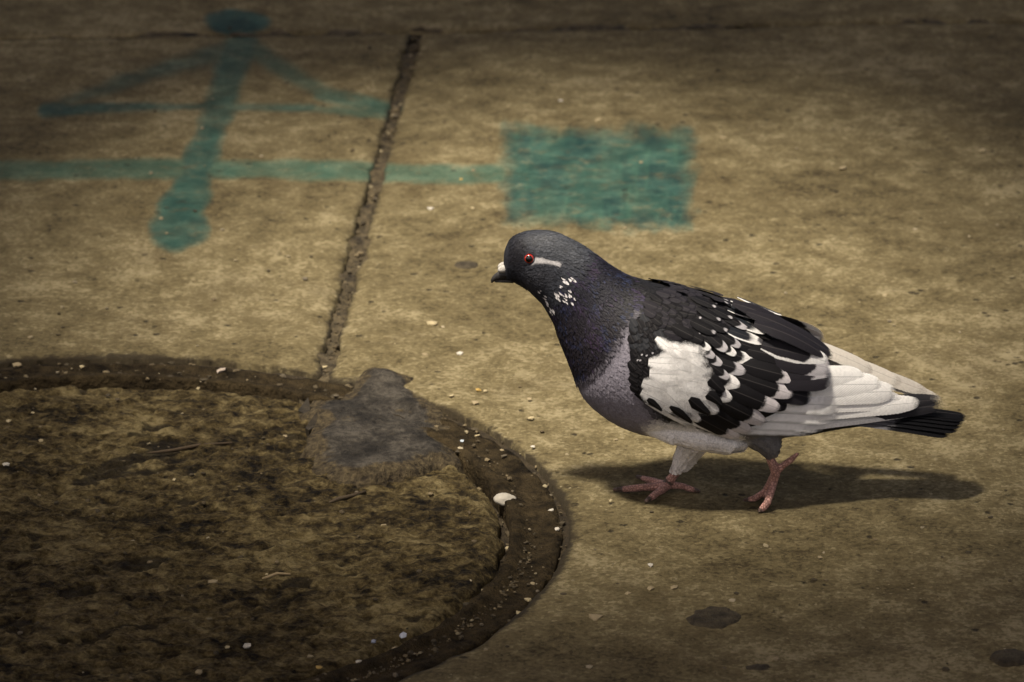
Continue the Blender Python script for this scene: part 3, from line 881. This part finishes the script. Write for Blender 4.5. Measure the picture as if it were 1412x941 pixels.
def plumage_mat(name, bumps=True):
    n = N(name); c = n.attr('Col')
    q = n.pos(True)
    f = n.noise(900.0, 3, 0.6, q)
    cl = n.mix(0.7, c, n.mix(n.step(f, 0.3, 0.7), (0.72, 0.72, 0.74), (1.2, 1.2, 1.2)), 'MULTIPLY')
    n.bump(n.noise(500.0, 4, 0.6, q), 0.4, 0.001)
    return n.base(cl, 0.6, 0.3)
def skin_mat():
    n = N('scaly_skin'); q = n.pos(True)
    v = n.node('ShaderNodeTexVoronoi', feature='DISTANCE_TO_EDGE'); v.inputs['Scale'].default_value = 520.0; n.put(v.inputs['Vector'], q)
    e = n.step(v.outputs['Distance'], 0.0, 0.18)
    cl = n.mix(n.math('SUBTRACT', 1.0, e), n.attr('Col'), n.mix(0.6, n.attr('Col'), (0.10, 0.035, 0.025)))
    cl = n.mix(n.math('MULTIPLY', n.step(n.noise(200.0, 4, 0.7, q), 0.52, 0.70), 0.3), cl, (0.10, 0.060, 0.040))
    n.bump(e, 0.8, 0.0010)
    n.p.inputs['Subsurface Weight'].default_value = 0.08
    n.p.inputs['Subsurface Radius'].default_value = (0.004, 0.0015, 0.001)
    return n.base(cl, 0.55, 0.4)
M_PLUM = plumage_mat('plumage')
M_SKIN = skin_mat()
bme.materials.append(M_PLUM); bme.materials.append(M_SKIN)
fi = np.empty(len(bme.loops), int); bme.loops.foreach_get('vertex_index', fi)
ls = np.empty(nf, int); bme.polygons.foreach_get('loop_start', ls)
bme.polygons.foreach_set('material_index', np.where(skin[fi[ls]], 1, 0).astype(np.int32))
bme.polygons.foreach_set('use_smooth', [True] * nf)
bme.update()

# ---- feather materials
def feather_mat(name, base, tip=None, ts=0.7, soft=0.05, edge=None, edge_side=0, edge_w=0.2, curve=0.6, shine=0.18, rough=0.6, fringe=0.10):
    n = N(name)
    uv = n.node('ShaderNodeUVMap', uv_map='UV').outputs[0]
    sp = n.node('ShaderNodeSeparateXYZ'); n.put(sp.inputs[0], uv)
    u, v = sp.outputs[0], sp.outputs[1]
    du = n.math('SUBTRACT', u, 0.5); au = n.math('ABSOLUTE', du)
    inf = n.node('ShaderNodeObjectInfo').outputs['Random']
    jit = n.noise(3.0, 3, 0.6, n.node('ShaderNodeTexCoord').outputs['UV'])
    cl = base
    # barbs: slanting fine lines either side of the shaft
    ph = n.math('MULTIPLY', n.math('SUBTRACT', v, n.math('MULTIPLY', au, 0.35)), 260.0)
    barb = n.math('SINE', ph)
    q = n.pos(True)
    fz = n.noise(700.0, 3, 0.6, q)
    if tip is not None:
        w = n.math('ADD', v, n.math('ADD', n.math('MULTIPLY', n.math('MULTIPLY', au, au), curve), n.math('MULTIPLY', n.math('SUBTRACT', n.noise(260.0, 3, 0.7, q), 0.5), 0.14)))
        cl = n.mix(n.step(w, ts - soft, ts + soft), cl, tip)
    if edge is not None:
        uu = u if edge_side > 0 else n.math('SUBTRACT', 1.0, u)
        ww = n.math('ADD', uu, n.math('MULTIPLY', n.math('SUBTRACT', fz, 0.5), 0.1))
        cl = n.mix(n.step(ww, 1 - edge_w - 0.03, 1 - edge_w + 0.03), cl, edge)
    val = n.math('ADD', 0.86, n.math('ADD', n.math('MULTIPLY', barb, 0.05), n.math('ADD', n.math('MULTIPLY', n.math('SUBTRACT', fz, 0.5), 0.5), n.math('MULTIPLY', inf, 0.22))))
    hs = n.node('ShaderNodeHueSaturation'); n.put(hs.inputs['Value'], val); n.put(hs.inputs['Color'], cl)
    cl = hs.outputs[0]
    # shaft
    sh = n.math('MULTIPLY', n.step(au, 0.030, 0.012), 0.35)
    cl = n.mix(sh, cl, (0.10, 0.09, 0.085))
    n.bump(n.math('ADD', n.math('MULTIPLY', barb, 0.5), fz), 0.25, 0.0005)
    ed = n.math('MINIMUM', n.math('MULTIPLY', n.math('SUBTRACT', 1.0, v), 1.3), n.math('SUBTRACT', 1.0, n.math('MULTIPLY', au, 2.0)))
    fr = n.math('ADD', ed, n.math('MULTIPLY', n.math('ADD', n.math('MULTIPLY', barb, 0.25), n.math('SUBTRACT', n.noise(420.0, 3, 0.7, q), 0.5)), fringe * 1.2))
    n.put(n.p.inputs['Alpha'], n.step(fr, fringe * 0.1, fringe))
    return n.base(cl, rough, shine)
BLK = (0.0060, 0.0053, 0.0062); CHR = (0.0165, 0.0145, 0.0180); WHI = (0.80, 0.78, 0.75); PAL = (0.42, 0.40, 0.41); GRY = (0.115, 0.112, 0.118)
FM = {
    'blk': feather_mat('feather_black', BLK),
    'chr': feather_mat('feather_charcoal', CHR),
    'wht': feather_mat('feather_white', WHI, shine=0.12, rough=0.75, fringe=0.30),
    'fluff': feather_mat('feather_white_down', (0.82, 0.80, 0.77), shine=0.10, rough=0.85, fringe=0.60),
    'bw': feather_mat('feather_black_white_tip', BLK, WHI, 0.74),
    'bp': feather_mat('feather_black_pale_tip', BLK, PAL, 0.74),
    'spot': feather_mat('feather_black_spot', BLK, PAL, 0.82, 0.05, curve=-1.6),
    'streak': feather_mat('feather_streak', (0.014, 0.016, 0.020), WHI, 0.70, 0.10, edge=WHI, edge_side=-1, edge_w=0.14),
    'edge': feather_mat('feather_edge', (0.014, 0.016, 0.020), WHI, 0.93, 0.05, edge=WHI, edge_side=-1, edge_w=0.26),
    'tert': feather_mat('feather_tertial', CHR, PAL, 0.80, 0.03),
    'tertw': feather_mat('feather_tertial_white', CHR, WHI, 0.72, 0.03, edge=WHI, edge_side=-1, edge_w=0.16),
    'gc': feather_mat('feather_greater_covert', BLK, (0.58, 0.54, 0.54), 0.76, 0.03, curve=0.3),
    'pblk': feather_mat('feather_outer_primary', (0.020, 0.019, 0.022)),
    'pwhite': feather_mat('feather_white_primary', (0.82, 0.80, 0.76), shine=0.12, rough=0.75, fringe=0.07),
    'pdull': feather_mat('feather_dull_primary', (0.50, 0.46, 0.40), shine=0.15, rough=0.7),
    'tail': feather_mat('feather_tail', GRY, (0.007, 0.007, 0.008), 0.52, 0.05, curve=0.0, shine=0.05, rough=0.8, fringe=0.05),
    'gry': feather_mat('feather_grey', (0.020, 0.021, 0.024)),
}

def feather_geo(B, Mi, T, nrm, w, tipk=2.4, nu=6, nvv=12, camber=0.18, roundness=0.5, skew=0.0, b0=0.45):
    """surface strip from B over Mi to T; nrm = outward normal (array of 3 at B, Mi, T)"""
    V, UV, F = [], [], []
    for j in range(nvv + 1):
        v = 1 - (1 - j / nvv) ** 1.9
        c = (1 - v) * (1 - 2 * v) * B + 4 * v * (1 - v) * Mi + v * (2 * v - 1) * T
        dc = (4 * v - 3) * B + (4 - 8 * v) * Mi + (4 * v - 1) * T
        dc /= np.linalg.norm(dc) + 1e-12
        n = (1 - v) * nrm[0] + v * nrm[2]; n /= np.linalg.norm(n)
        s = np.cross(n, dc); s /= np.linalg.norm(s) + 1e-12
        n2 = np.cross(dc, s)
        prof = (min(1.0, b0 + v * 2.2)) * max(1 - max(0.0, (v - roundness) / (1 - roundness)) ** tipk, 0) ** 0.5
        hw = 0.5 * w * prof
        for i in range(nu + 1):
            u = i / nu * 2 - 1
            p = c + s * (u * hw + skew * hw * v) - n2 * (camber * hw * u * u)
            V.append(p); UV.append(((u + 1) / 2, v))
    for j in range(nvv):
        for i in range(nu):
            a = j * (nu + 1) + i
            F.append((a, a + 1, a + nu + 2, a + nu + 1))
    return np.array(V), F, np.array(UV)

def surf(px, py):
    d = ray(px, py); h = BVH.ray_cast(CAMP, d.normalized())
    if h[0] is not None and h[0].y < YB + 0.03:
        return np.array(h[0]), np.array(h[1])
    # just off the outline: the nearest point of the body
    q = P(px, py, YB + 0.005); nrst = BVH.find_nearest(q)
    return np.array(q), np.array(nrst[1])

def mesh_from(V, F, UV, name, mat):
    me = bpy.data.meshes.new(name)
    me.from_pydata([tuple(v) for v in V], [], F)
    uvl = me.uv_layers.new(name='UV')
    li = np.empty(len(me.loops), int); me.loops.foreach_get('vertex_index', li)
    uvl.data.foreach_set('uv', UV[li].astype(np.float32).ravel())
    me.polygons.foreach_set('use_smooth', [True] * len(me.polygons))
    me.materials.append(mat); me.update()
    return me

def geo_on_body(b, t, w, lift, rise, **k):
    B, nB = surf(*b); T, nT = surf(*t); Mi, nM = surf((b[0] + t[0]) / 2, (b[1] + t[1]) / 2)
    return feather_geo(B + nB * lift, Mi + nM * (lift + rise * 0.6), T + nT * (lift + rise), (nB, nM, nT), w * S, **k)
def geo_free(b, lb, t, lt, w, nrm=(0, -0.93, 0.36), bow=0.0, **k):
    B, T = pl(*b, lb), pl(*t, lt); n = np.array(nrm) / np.linalg.norm(nrm)
    return feather_geo(B, (B + T) / 2 + n * bow, T, (n, n, n), w * S, **k)

big = []            # (name, mesh) of every feather one can pick apart on the near wing
def addf(name, g, kind):
    big.append((name, mesh_from(g[0] - RO, g[1], g[2], name, FM[kind])))

# primaries: outermost (lowest) first
addf('primary_feather', geo_free((1050, 596), .030, (1288, 566), .006, 13, bow=.001), 'pwhite')
addf('primary_feather', geo_free((1040, 588), .024, (1306, 558), .006, 24, bow=.0015, roundness=0.75), 'pblk')
addf('primary_feather', geo_free((1060, 566), .024, (1303, 551), .005, 22, bow=.001, roundness=0.75), 'pblk')
for k, (b, t, lb, lt, w) in enumerate([((1050, 574), (1270, 555), .034, .0105, 27), ((1055, 558), (1244, 551), .034, .0115, 30), ((1058, 545), (1236, 540), .033, .0119, 34),
                                       ((1060, 532), (1216, 530), .032, .0124, 34), ((1064, 520), (1192, 520), .031, .0130, 32)]):
    addf('primary_feather', geo_free(b, lb - .006 + .001 * k, t, lt + .0004 * k, w, bow=.002, roundness=0.8, tipk=2.0, nvv=16), 'pwhite')
# white secondaries along the lower edge
for k, (b, t, w) in enumerate([((985, 588), (1125, 592), 22), ((990, 578), (1140, 586), 26), ((1000, 566), (1152, 574), 28), ((1010, 552), (1160, 560), 30)]):
    addf('secondary_feather', geo_free(b, .0310, t, .0240 + .0006 * k, w, bow=.002, roundness=0.8, nvv=14), 'wht')
# tertials: dark nested fan
for k, (b, t, w, kd) in enumerate([((1030, 540), (1088, 560), 26, 'chr'), ((1035, 533), (1120, 549), 30, 'chr'), ((1040, 520), (1147, 524), 36, 'chr'), ((1045, 508), (1145, 517), 34, 'tert'), ((1048, 492), (1146, 508), 32, 'tert'), ((1050, 476), (1143, 500), 28, 'tertw')]):
    addf('tertial_feather', geo_free(b, .0345 - .0016 * k, t, .0300 - .0012 * k, w, nrm=(0, -.88, .48), bow=.003, roundness=0.72, nvv=14), kd)

ON = [  # (name, base, tip, width, kind, lift, rise)
    # greater coverts: the black bar with pale tips
    ('greater_covert', (948, 566), (1018, 598), 26, 'gc', 2.2, 3.6), ('greater_covert', (962, 556), (1034, 590), 27, 'gc', 2.3, 4.0), ('greater_covert', (978, 545), (1052, 577), 28, 'gc', 2.4, 5.0),
    ('greater_covert', (990, 530), (1070, 560), 28, 'gc', 2.5, 6.4), ('greater_covert', (1004, 516), (1086, 543), 28, 'gc', 2.6, 7.6), ('greater_covert', (1012, 500), (1090, 525), 26, 'gc', 3.2, 8.6),
    ('greater_covert', (1020, 482), (1091, 507), 24, 'gc', 3.6, 9.0), ('greater_covert', (1024, 462), (1088, 488), 24, 'blk', 2.6, 6.0), ('greater_covert', (1026, 448), (1098, 476), 24, 'chr', 2.0, 4.0),
    # lower white marginal feathers
    ('marginal_feather', (884, 548), (958, 588), 15, 'wht', 1.0, 1.6), ('marginal_feather', (915, 562), (1006, 599), 18, 'wht', 1.4, 1.8), ('marginal_feather', (950, 578), (1030, 602), 12, 'wht', 1.0, 1.4),
    # median coverts: black with white ends
    ('median_covert', (908, 553), (950, 577), 14, 'bp', 2.6, 1.6), ('median_covert', (922, 552), (966, 577), 18, 'bw', 2.8, 1.8), ('median_covert', (940, 541), (990, 566), 22, 'bw', 3.0, 1.8), ('median_covert', (958, 528), (1008, 549), 24, 'bw', 3.2, 1.9),
    ('median_covert', (966, 510), (1018, 532), 24, 'bw', 3.3, 2.0), ('median_covert', (974, 496), (1026, 514), 20, 'bp', 3.4, 2.0), ('median_covert', (984, 482), (1036, 500), 20, 'bw', 3.4, 2.0), ('median_covert', (990, 466), (1044, 486), 22, 'blk', 3.4, 2.2),
    ('median_covert', (962, 484), (994, 504), 14, 'bp', 4.2, 1.2), ('median_covert', (954, 474), (984, 494), 13, 'bp', 4.4, 1.2), ('median_covert', (974, 500), (1004, 522), 13, 'bp', 4.2, 1.2), ('median_covert', (950, 468), (978, 484), 12, 'bw', 4.6, 1.2),
    ('median_covert', (876, 541), (916, 562), 13, 'blk', 1.8, 1.0),
    # scapulars with white streaks
    ('scapular_feather', (996, 456), (1048, 478), 18, 'streak', 4.2, 2.6), ('scapular_feather', (998, 442), (1050, 466), 18, 'streak', 4.6, 2.8), ('scapular_feather', (1000, 432), (1050, 453), 16, 'streak', 5.0, 2.8),
    ('scapular_feather', (1004, 420), (1070, 450), 22, 'edge', 4.6, 2.6), ('scapular_feather', (1014, 414), (1074, 443), 16, 'edge', 3.6, 2.2),
    ('scapular_feather', (972, 462), (1000, 486), 17, 'bp', 5.0, 1.4), ('scapular_feather', (988, 462), (1018, 482), 14, 'bp', 5.0, 1.4), ('scapular_feather', (984, 470), (1012, 492), 14, 'bw', 4.8, 1.2),
    ('scapular_feather', (990, 438), (1026, 460), 16, 'bp', 5.4, 1.4), ('scapular_feather', (990, 422), (1024, 436), 15, 'bp', 5.4, 1.4),
    ('scapular_feather', (966, 444), (1000, 462), 17, 'spot', 5.6, 1.4), ('scapular_feather', (972, 428), (1006, 446), 16, 'spot', 5.6, 1.4), ('scapular_feather', (958, 430), (990, 448), 16, 'spot', 5.8, 1.4), ('scapular_feather', (950, 446), (984, 464), 17, 'spot', 5.8, 1.4),
    ('scapular_feather', (966, 412), (1000, 424), 15, 'spot', 5.6, 1.2), ('scapular_feather', (950, 416), (984, 432), 16, 'spot', 5.8, 1.2), ('scapular_feather', (938, 458), (968, 474), 17, 'blk', 5.6, 1.2), ('scapular_feather', (925, 452), (955, 468), 17, 'blk', 5.6, 1.0),
]
for nm, b, t, w, kd, li, ri in ON:
    addf(nm, geo_on_body(b, t, w, li * 0.72e-3, ri * 0.9e-3), kd)
# white shield: overlapping soft white coverts, rear ones first
shield = [(962, 545, 36, 24), (946, 552, 34, 22), (930, 556, 36, 20), (912, 552, 30, 18), (958, 530, 34, 26), (940, 538, 36, 26), (922, 542, 34, 26), (900, 544, 30, 20), (955, 514, 32, 26), (938, 522, 34, 28), (918, 528, 34, 26), (900, 530, 28, 22),
          (950, 500, 30, 24), (930, 508, 32, 26), (912, 514, 30, 24), (945, 486, 30, 20), (926, 494, 30, 22), (910, 500, 26, 18), (930, 482, 26, 15), (915, 476, 26, 12)]
for k, (x, y, L, w) in enumerate(shield):
    a = math.radians(24 + random.uniform(-22, 18) + (14 if y > 540 else 0)); L = L * random.uniform(1.25, 1.8); w = w * 1.2
    addf('white_covert', geo_on_body((x - L * .35 * math.cos(a), y - L * .35 * math.sin(a)), (x + L * .65 * math.cos(a), y + L * .65 * math.sin(a)), w * 1.25, (3.0 + 0.06 * k) * 1e-3, random.uniform(0.15, 0.7) * 1e-3, roundness=random.uniform(.3, .6), tipk=2.4, camber=random.uniform(.02, .10)), 'fluff')
# dark feathers showing between the white ones
for (b, t, w) in [((894, 546), (914, 562), 11), ((924, 556), (955, 578), 15), ((950, 546), (980, 566), 20), ((974, 540), (994, 556), 16), ((978, 520), (998, 538), 20)]:
    addf('dark_covert', geo_on_body(b, t, w, 4.4e-3, 0.6e-3, tipk=random.uniform(0.9, 1.5), roundness=.12, b0=random.uniform(.15, .9), skew=random.uniform(-.5, .5)), 'blk')
# closed dark feathers of the wing's upper edge
for (b, t, lb, lt, w, kd) in [((1010, 418), (1104, 464), .010, .006, 24, 'chr'), ((1030, 430), (1150, 490), .014, .013, 26, 'chr'), ((1040, 446), (1140, 492), .024, .022, 26, 'chr')]:
    addf('upper_tertial', geo_free(b, lb, t, lt, w, nrm=(0.2, -.5, .8), bow=.004, nvv=14), kd)

# small coverts of shoulder and mantle, joined as the wing's own surface
def field(poly, step, L, w, ang, kindf, lift, rise, seed):
    r = np.random.default_rng(seed); out = []
    xs = [p[0] for p in poly]; ys = [p[1] for p in poly]
    x = max(xs)
    row = 0
    while x > min(xs):
        y = min(ys) + (row % 2) * step * 0.4
        while y < max(ys):
            px, py = x + r.normal(0, 1.2), y + r.normal(0, 1.2)
            if poly_sd(np.array([px]), np.array([py]), poly)[0] > 0:
                a = math.radians(ang(px, py) + r.normal(0, 7))
                l = L * r.uniform(.85, 1.15)
                out.append(((px - l * .4 * math.cos(a), py - l * .4 * math.sin(a)), (px + l * .6 * math.cos(a), py + l * .6 * math.sin(a)), w * r.uniform(.85, 1.15), kindf(px, py, r)))
            y += step * 0.85
        x -= step; row += 1
    V, F, UV, MI = [], [], [], []
    for (b, t, ww, kd) in out:
        g = geo_on_body(b, t, ww, lift, rise, nu=4, nvv=6)
        base = sum(len(v) for v in V); V.append(g[0]); UV.append(g[2]); F += [tuple(base + k for k in q) for q in g[1]]; MI += [kd] * len(g[1])
    return V, F, UV, MI
SH = [(870, 446), (890, 438), (915, 448), (930, 468), (918, 486), (905, 500), (896, 520), (884, 540), (874, 534), (868, 500)]
MN = [(884, 430), (905, 404), (940, 398), (985, 408), (1010, 424), (1000, 452), (975, 474), (945, 474), (920, 464), (895, 440)]
wa = field(SH, 7, 15, 12, lambda x, y: 60 - (y - 450) * 0.3, lambda x, y, r: ('spot' if (r.random() < 0.2 and y > 480) else ('gry' if (r.random() < 0.45 and y < 480) else 'blk')), 2.0e-3, 0.8e-3, 3)
wb = field(MN, 9, 20, 14, lambda x, y: 24, lambda x, y, r: ('spot' if r.random() < 0.14 and x > 950 else ('chr' if r.random() < 0.5 else 'blk')), 2.6e-3, 1.0e-3, 4)
VV, FFc, UU, KK2 = list(wa[0]), list(wa[1]), list(wa[2]), list(wa[3])
off = sum(len(v) for v in VV)
VV += wb[0]; FFc += [tuple(off + k for k in q) for q in wb[1]]; UU += wb[2]; KK2 += wb[3]
kinds = sorted(set(KK2))
wme = mesh_from(np.concatenate(VV) - RO, FFc, np.concatenate(UU), 'wing', FM[kinds[0]])
for kd in kinds[1:]: wme.materials.append(FM[kd])
wme.polygons.foreach_set('material_index', np.array([kinds.index(k) for k in KK2], np.int32))
wing = bpy.data.objects.new('wing', wme); col.objects.link(wing); wing.parent = pig
wing2 = wing.copy(); col.objects.link(wing2); wing2.parent = pig
wing2.scale = (1, -1, 1)
for (b, t, lb, lt, w) in [((1090, 488), (1300, 552), .030, .016, 24), ((1085, 480), (1282, 542), .028, .017, 26), ((1080, 472), (1245, 528), .026, .018, 26), ((1075, 462), (1205, 512), .024, .018, 26)]:
    g = geo_free(b, -lb, t, -lt, w, nrm=(0.25, -.55, .8), bow=.003, nvv=16, roundness=.75)
    g = (np.array([1, -1, 1]) * (g[0] - RO), g[1], g[2])
    o = bpy.data.objects.new('primary_feather', mesh_from(g[0], g[1], g[2], 'primary_feather', FM['pdull'])); col.objects.link(o); o.parent = wing2
for (b, t, lb, lt, w) in [((985, 412), (1080, 455), .006, .006, 24), ((1015, 424), (1120, 478), .006, .008, 26), ((1045, 440), (1150, 494), .006, .010, 26)]:
    g = geo_free(b, -lb, t, -lt, w, nrm=(0.25, -.45, .85), bow=.004, nvv=14)
    g = (np.array([1, -1, 1]) * (g[0] - RO), g[1], g[2])
    o = bpy.data.objects.new('upper_tertial', mesh_from(g[0], g[1], g[2], 'upper_tertial', FM['chr'])); col.objects.link(o); o.parent = wing2
for nm, me in big:
    for wo_ in (wing, wing2):
        if wo_ is wing2 and nm in ('primary_feather', 'secondary_feather', 'upper_tertial'): continue
        o = bpy.data.objects.new(nm, me); col.objects.link(o); o.parent = wo_

# ---- tail
tails = []
tb, tt_ = pl(1130, 555, 0), pl(1335, 573, 0)
ntail = 10
order = sorted(range(ntail), key=lambda i: -abs(i - (ntail - 1) / 2))
tail_root = None
for q, i in enumerate(order):
    f = (i - (ntail - 1) / 2) / ((ntail - 1) / 2)
    B = tb + np.array([0, f * 0.007, -0.0005 * (ntail - q)]); T = tt_ + np.array([-0.012 * f * f + 0.002 * random.uniform(-1, 1), f * 0.0115, -0.0004 * (ntail - q) - 0.003 * f * f])
    n = np.array([-0.06, 0.25 * f, 1.0]); n /= np.linalg.norm(n)
    g = feather_geo(B, (B + T) / 2 + n * 0.0012, T, (n, n, n), 0.0172, tipk=3.0, nvv=18, roundness=0.84, camber=0.12)
    me = mesh_from(g[0] - RO, g[1], g[2], 'tail_feather', FM['tail'])
    o = bpy.data.objects.new('tail_feather', me); col.objects.link(o); o.parent = pig

# ---- contour plumage: small feathers all over the body
def plumage():
    fn = np.empty(nf * 3); bme.polygons.foreach_get('normal', fn); fn = fn.reshape(-1, 3)
    fc = np.empty(nf * 3); bme.polygons.foreach_get('center', fc); fc = fc.reshape(-1, 3) + RO
    pk = rng.choice(nf, 38000, replace=False)
    c = fc[pk]; n = fn[pk]
    pp = near_px(c)
    sk = skin[fi[ls[pk]]]
    wingp = [(868, 440), (900, 398), (985, 404), (1075, 445), (1150, 500), (1150, 580), (1020, 600), (900, 558), (878, 540)]
    ok = (~sk) & (poly_sd(pp[:, 0], pp[:, 1], wingp) < 4) & (n[:, 1] < 0.75)
    ok &= (np.hypot(pp[:, 0] - 730, pp[:, 1] - 357) > 9.5) & (pp[:, 0] > 699)
    c, n, pp = c[ok], n[ok], pp[ok]
    # direction along the bird, head to tail
    sx = SPINE; tg = np.gradient(sx, axis=0)
    ii = np.argmin(((c[:, None, [0, 2]] - sx[None, :, [0, 2]]) ** 2).sum(-1), 1)
    d = tg[ii]; d /= np.linalg.norm(d, axis=1)[:, None]
    leg = (c[:, 2] < 0.045) & (poly_sd(pp[:, 0], pp[:, 1], TIB) > -2)
    d[leg] = np.array([-0.45, 0, -0.9])
    d = d + rng.normal(0, 0.16, d.shape)
    d = d - (d * n).sum(1)[:, None] * n; d /= np.linalg.norm(d, axis=1)[:, None]
    s = np.cross(n, d)
    x, y = pp[:, 0], pp[:, 1]
    head = sstep(800, 760, x + (y - 370) * 0.5)
    neck = sstep(900, 860, x) * (1 - head)
    L = 0.0062 * (1 - head) + 0.0038 * head
    Wd = 0.0030 * (1 - head) + 0.0013 * head
    L = L * (1 + 0.10 * neck) * rng.uniform(0.75, 1.25, len(L)); Wd = Wd * (1 - 0.45 * neck)
    lift = 0.00055 * (1 - head * 0.25) + 0.0006 * neck
    c2 = body_col(c + d * 0.0008)
    lift = lift * np.where(c2.max(1) > 0.1, 0.35, 1.0)
    lum = c2.max(1)[:, None]
    j = 1 + rng.uniform(-1, 1, (len(c), 1)) * np.where(lum > 0.1, 0.07, 0.38)
    c2 = c2 * j
    # blue and purple glints of the hackles, painted into the feather colour
    dark = (c2.max(1) < 0.03) & (neck > 0.5)
    gl = dark & (rng.random(len(c)) < 0.18)
    patch = fbm(x / 16, y / 16, 27, 2); gl = dark & (rng.random(len(c)) < 0.10 + 0.55 * sstep(0.50, 0.66, patch))
    hue = np.clip(vnoise(x / 20, y / 20, 33) * 1.6 - 0.3, 0, 1)[:, None]
    c2[gl] = (np.array([0.020, 0.026, 0.060]) * hue[gl] + np.array([0.040, 0.022, 0.052]) * (1 - hue[gl])) * rng.uniform(.3, 0.8, (gl.sum(), 1))
    # white flecks on the throat
    for fx, fy, rr in ((776, 385, 2.6), (783, 383, 2.6), (769, 390, 2), (768, 405, 3.2), (775, 402, 3), (782, 401, 3), (788, 407, 2.6), (784, 414, 2.6), (776, 410, 2), (748, 408, 2.2), (753, 417, 2.2), (758, 424, 2.4), (741, 402, 1.8)):
        m = (np.hypot(x - fx, (y - fy) * 0.75) < rr * 1.0) & (rng.random(len(x)) < 0.8)
        c2[m] = np.array([0.66, 0.63, 0.62])
    V = []; Cc = []
    prof = [(0.0, 0.55), (0.55, 1.0), (0.88, 0.7), (1.0, 0.0)]
    rows = []
    for v, wv in prof:
        for u in ((-1, 0, 1) if wv > 0 else (0,)):
            q = c + d * (L * (v - 0.25))[:, None] + s * (Wd * 0.5 * wv * u)[:, None] * 1.0 + n * ((lift * (0.2 + 1.1 * v) - 0.0003) * (1 - 0.25 * abs(u)))[:, None]
            rows.append(q)
    V = np.stack(rows, 1)                          # n, 10, 3
    base = (np.arange(len(c)) * 10)[:, None]
    q4 = np.array([(0, 1, 4, 3), (1, 2, 5, 4), (3, 4, 7, 6), (4, 5, 8, 7)]); t3 = np.array([(6, 7, 9), (7, 8, 9)])
    F = (base[:, None, :] + q4[None]).reshape(-1, 4).tolist() + (base[:, None, :] + t3[None]).reshape(-1, 3).tolist()
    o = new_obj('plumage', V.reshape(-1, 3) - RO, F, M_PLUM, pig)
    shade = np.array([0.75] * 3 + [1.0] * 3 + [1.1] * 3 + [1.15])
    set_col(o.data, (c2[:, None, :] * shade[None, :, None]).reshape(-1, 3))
    o['kind'] = 'stuff'
plumage()

# ---- beak, cere, eyes
M_BEAK = simple_noise('beak_horn', (0.012, 0.011, 0.010), (0.035, 0.031, 0.028), 300.0, rough=0.42, spec=0.5, bump=0.2, bd=0.0005)
M_CERE = simple_noise('cere', (0.30, 0.28, 0.25), (0.50, 0.47, 0.42), 500.0, rough=0.8, bump=0.4, bd=0.0006)
v, f, _ = loft([((706, 369), (706, 386), 9), ((694, 371.5), (695, 386), 6.5), ((685, 376), (687, 387), 4.6), ((679, 381.5), (682, 388.3), 3.2), ((676.4, 387), (678, 391), 1.2)], 20)
beak = new_obj('beak', v - RO, f, M_BEAK, pig)
v, f, _ = loft([((708, 382), (708, 391), 7), ((697, 383.5), (698, 390.3), 5.4), ((689, 384.5), (690, 390), 3.8), ((682, 386.5), (682.5, 389.6), 1.8)], 16)
new_obj('lower_mandible', v - RO, f, M_BEAK, beak)
def ell(c, r, n=20, m=12):
    V, F = [], []
    for i in range(m + 1):
        a = math.pi * i / m
        for k in range(n):
            t = 2 * math.pi * k / n
            V.append((c[0] + r[0] * math.sin(a) * math.cos(t), c[1] + r[1] * math.sin(a) * math.sin(t), c[2] + r[2] * math.cos(a)))
    for i in range(m):
        for k in range(n):
            F.append((i * n + k, i * n + (k + 1) % n, (i + 1) * n + (k + 1) % n, (i + 1) * n + k))
    return np.array(V), F
for sgn in (1, -1):
    c = pl(694.5, 371, 0.0030) - RO; c[1] *= sgn
    v, f = ell((0, 0, 0), (0.0040, 0.0026, 0.0026))
    tl = math.radians(-18); v = v @ np.array([[math.cos(tl), 0, -math.sin(tl)], [0, 1, 0], [math.sin(tl), 0, math.cos(tl)]])
    new_obj('cere', v + c, f, M_CERE, pig)

def eye_mat():
    n = N('eye'); q = n.pos(True)
    sp = n.node('ShaderNodeSeparateXYZ'); n.put(sp.inputs[0], q)
    r = n.math('SQRT', n.math('ADD', n.math('MULTIPLY', sp.outputs[0], sp.outputs[0]), n.math('MULTIPLY', sp.outputs[2], sp.outputs[2])))
    cl = n.ramp(n.math('MULTIPLY', r, 200.0), [(0.0, (0.002, 0.001, 0.001)), (0.43, (0.002, 0.001, 0.001)), (0.48, (0.36, 0.045, 0.012)), (0.54, (0.40, 0.014, 0.012)), (0.60, (0.20, 0.006, 0.006)), (0.64, (0.02, 0.008, 0.008))])
    n.p.inputs['Coat Weight'].default_value = 1.0
    n.p.inputs['Coat Roughness'].default_value = 0.02
    return n.base(cl, 0.15, 0.5)
M_EYE = eye_mat()
M_LID = simple_noise('eyelid', (0.008, 0.008, 0.010), (0.028, 0.028, 0.032), 600.0, rough=0.7, bump=0.3, bd=0.0005)
ep, en = surf(729.5, 357)
for sgn in (1, -1):
    pos = ep - RO - en * 0.0022
    pos[1] *= sgn
    nn = np.array([en[0], en[1] * sgn, en[2]])
    v, f = ell((0, 0, 0), (0.0037, 0.0037, 0.0037), 28, 18)
    o = new_obj('eye', v, f, M_EYE, pig)
    o.location = pos
    o.rotation_euler = Vector(nn).to_track_quat('Y', 'Z').to_euler()
    tv, tf = [], []
    for i in range(32):
        a = 2 * math.pi * i / 32
        for k in range(8):
            b = 2 * math.pi * k / 8
            rr = 0.0035 + 0.0006 * math.cos(b)
            tv.append((rr * math.cos(a), 0.0016 + 0.0006 * math.sin(b), rr * math.sin(a)))
            tf.append((i * 8 + k, i * 8 + (k + 1) % 8, ((i + 1) % 32) * 8 + (k + 1) % 8, ((i + 1) % 32) * 8 + k))
    new_obj('eyelid', tv, tf, M_LID, o)
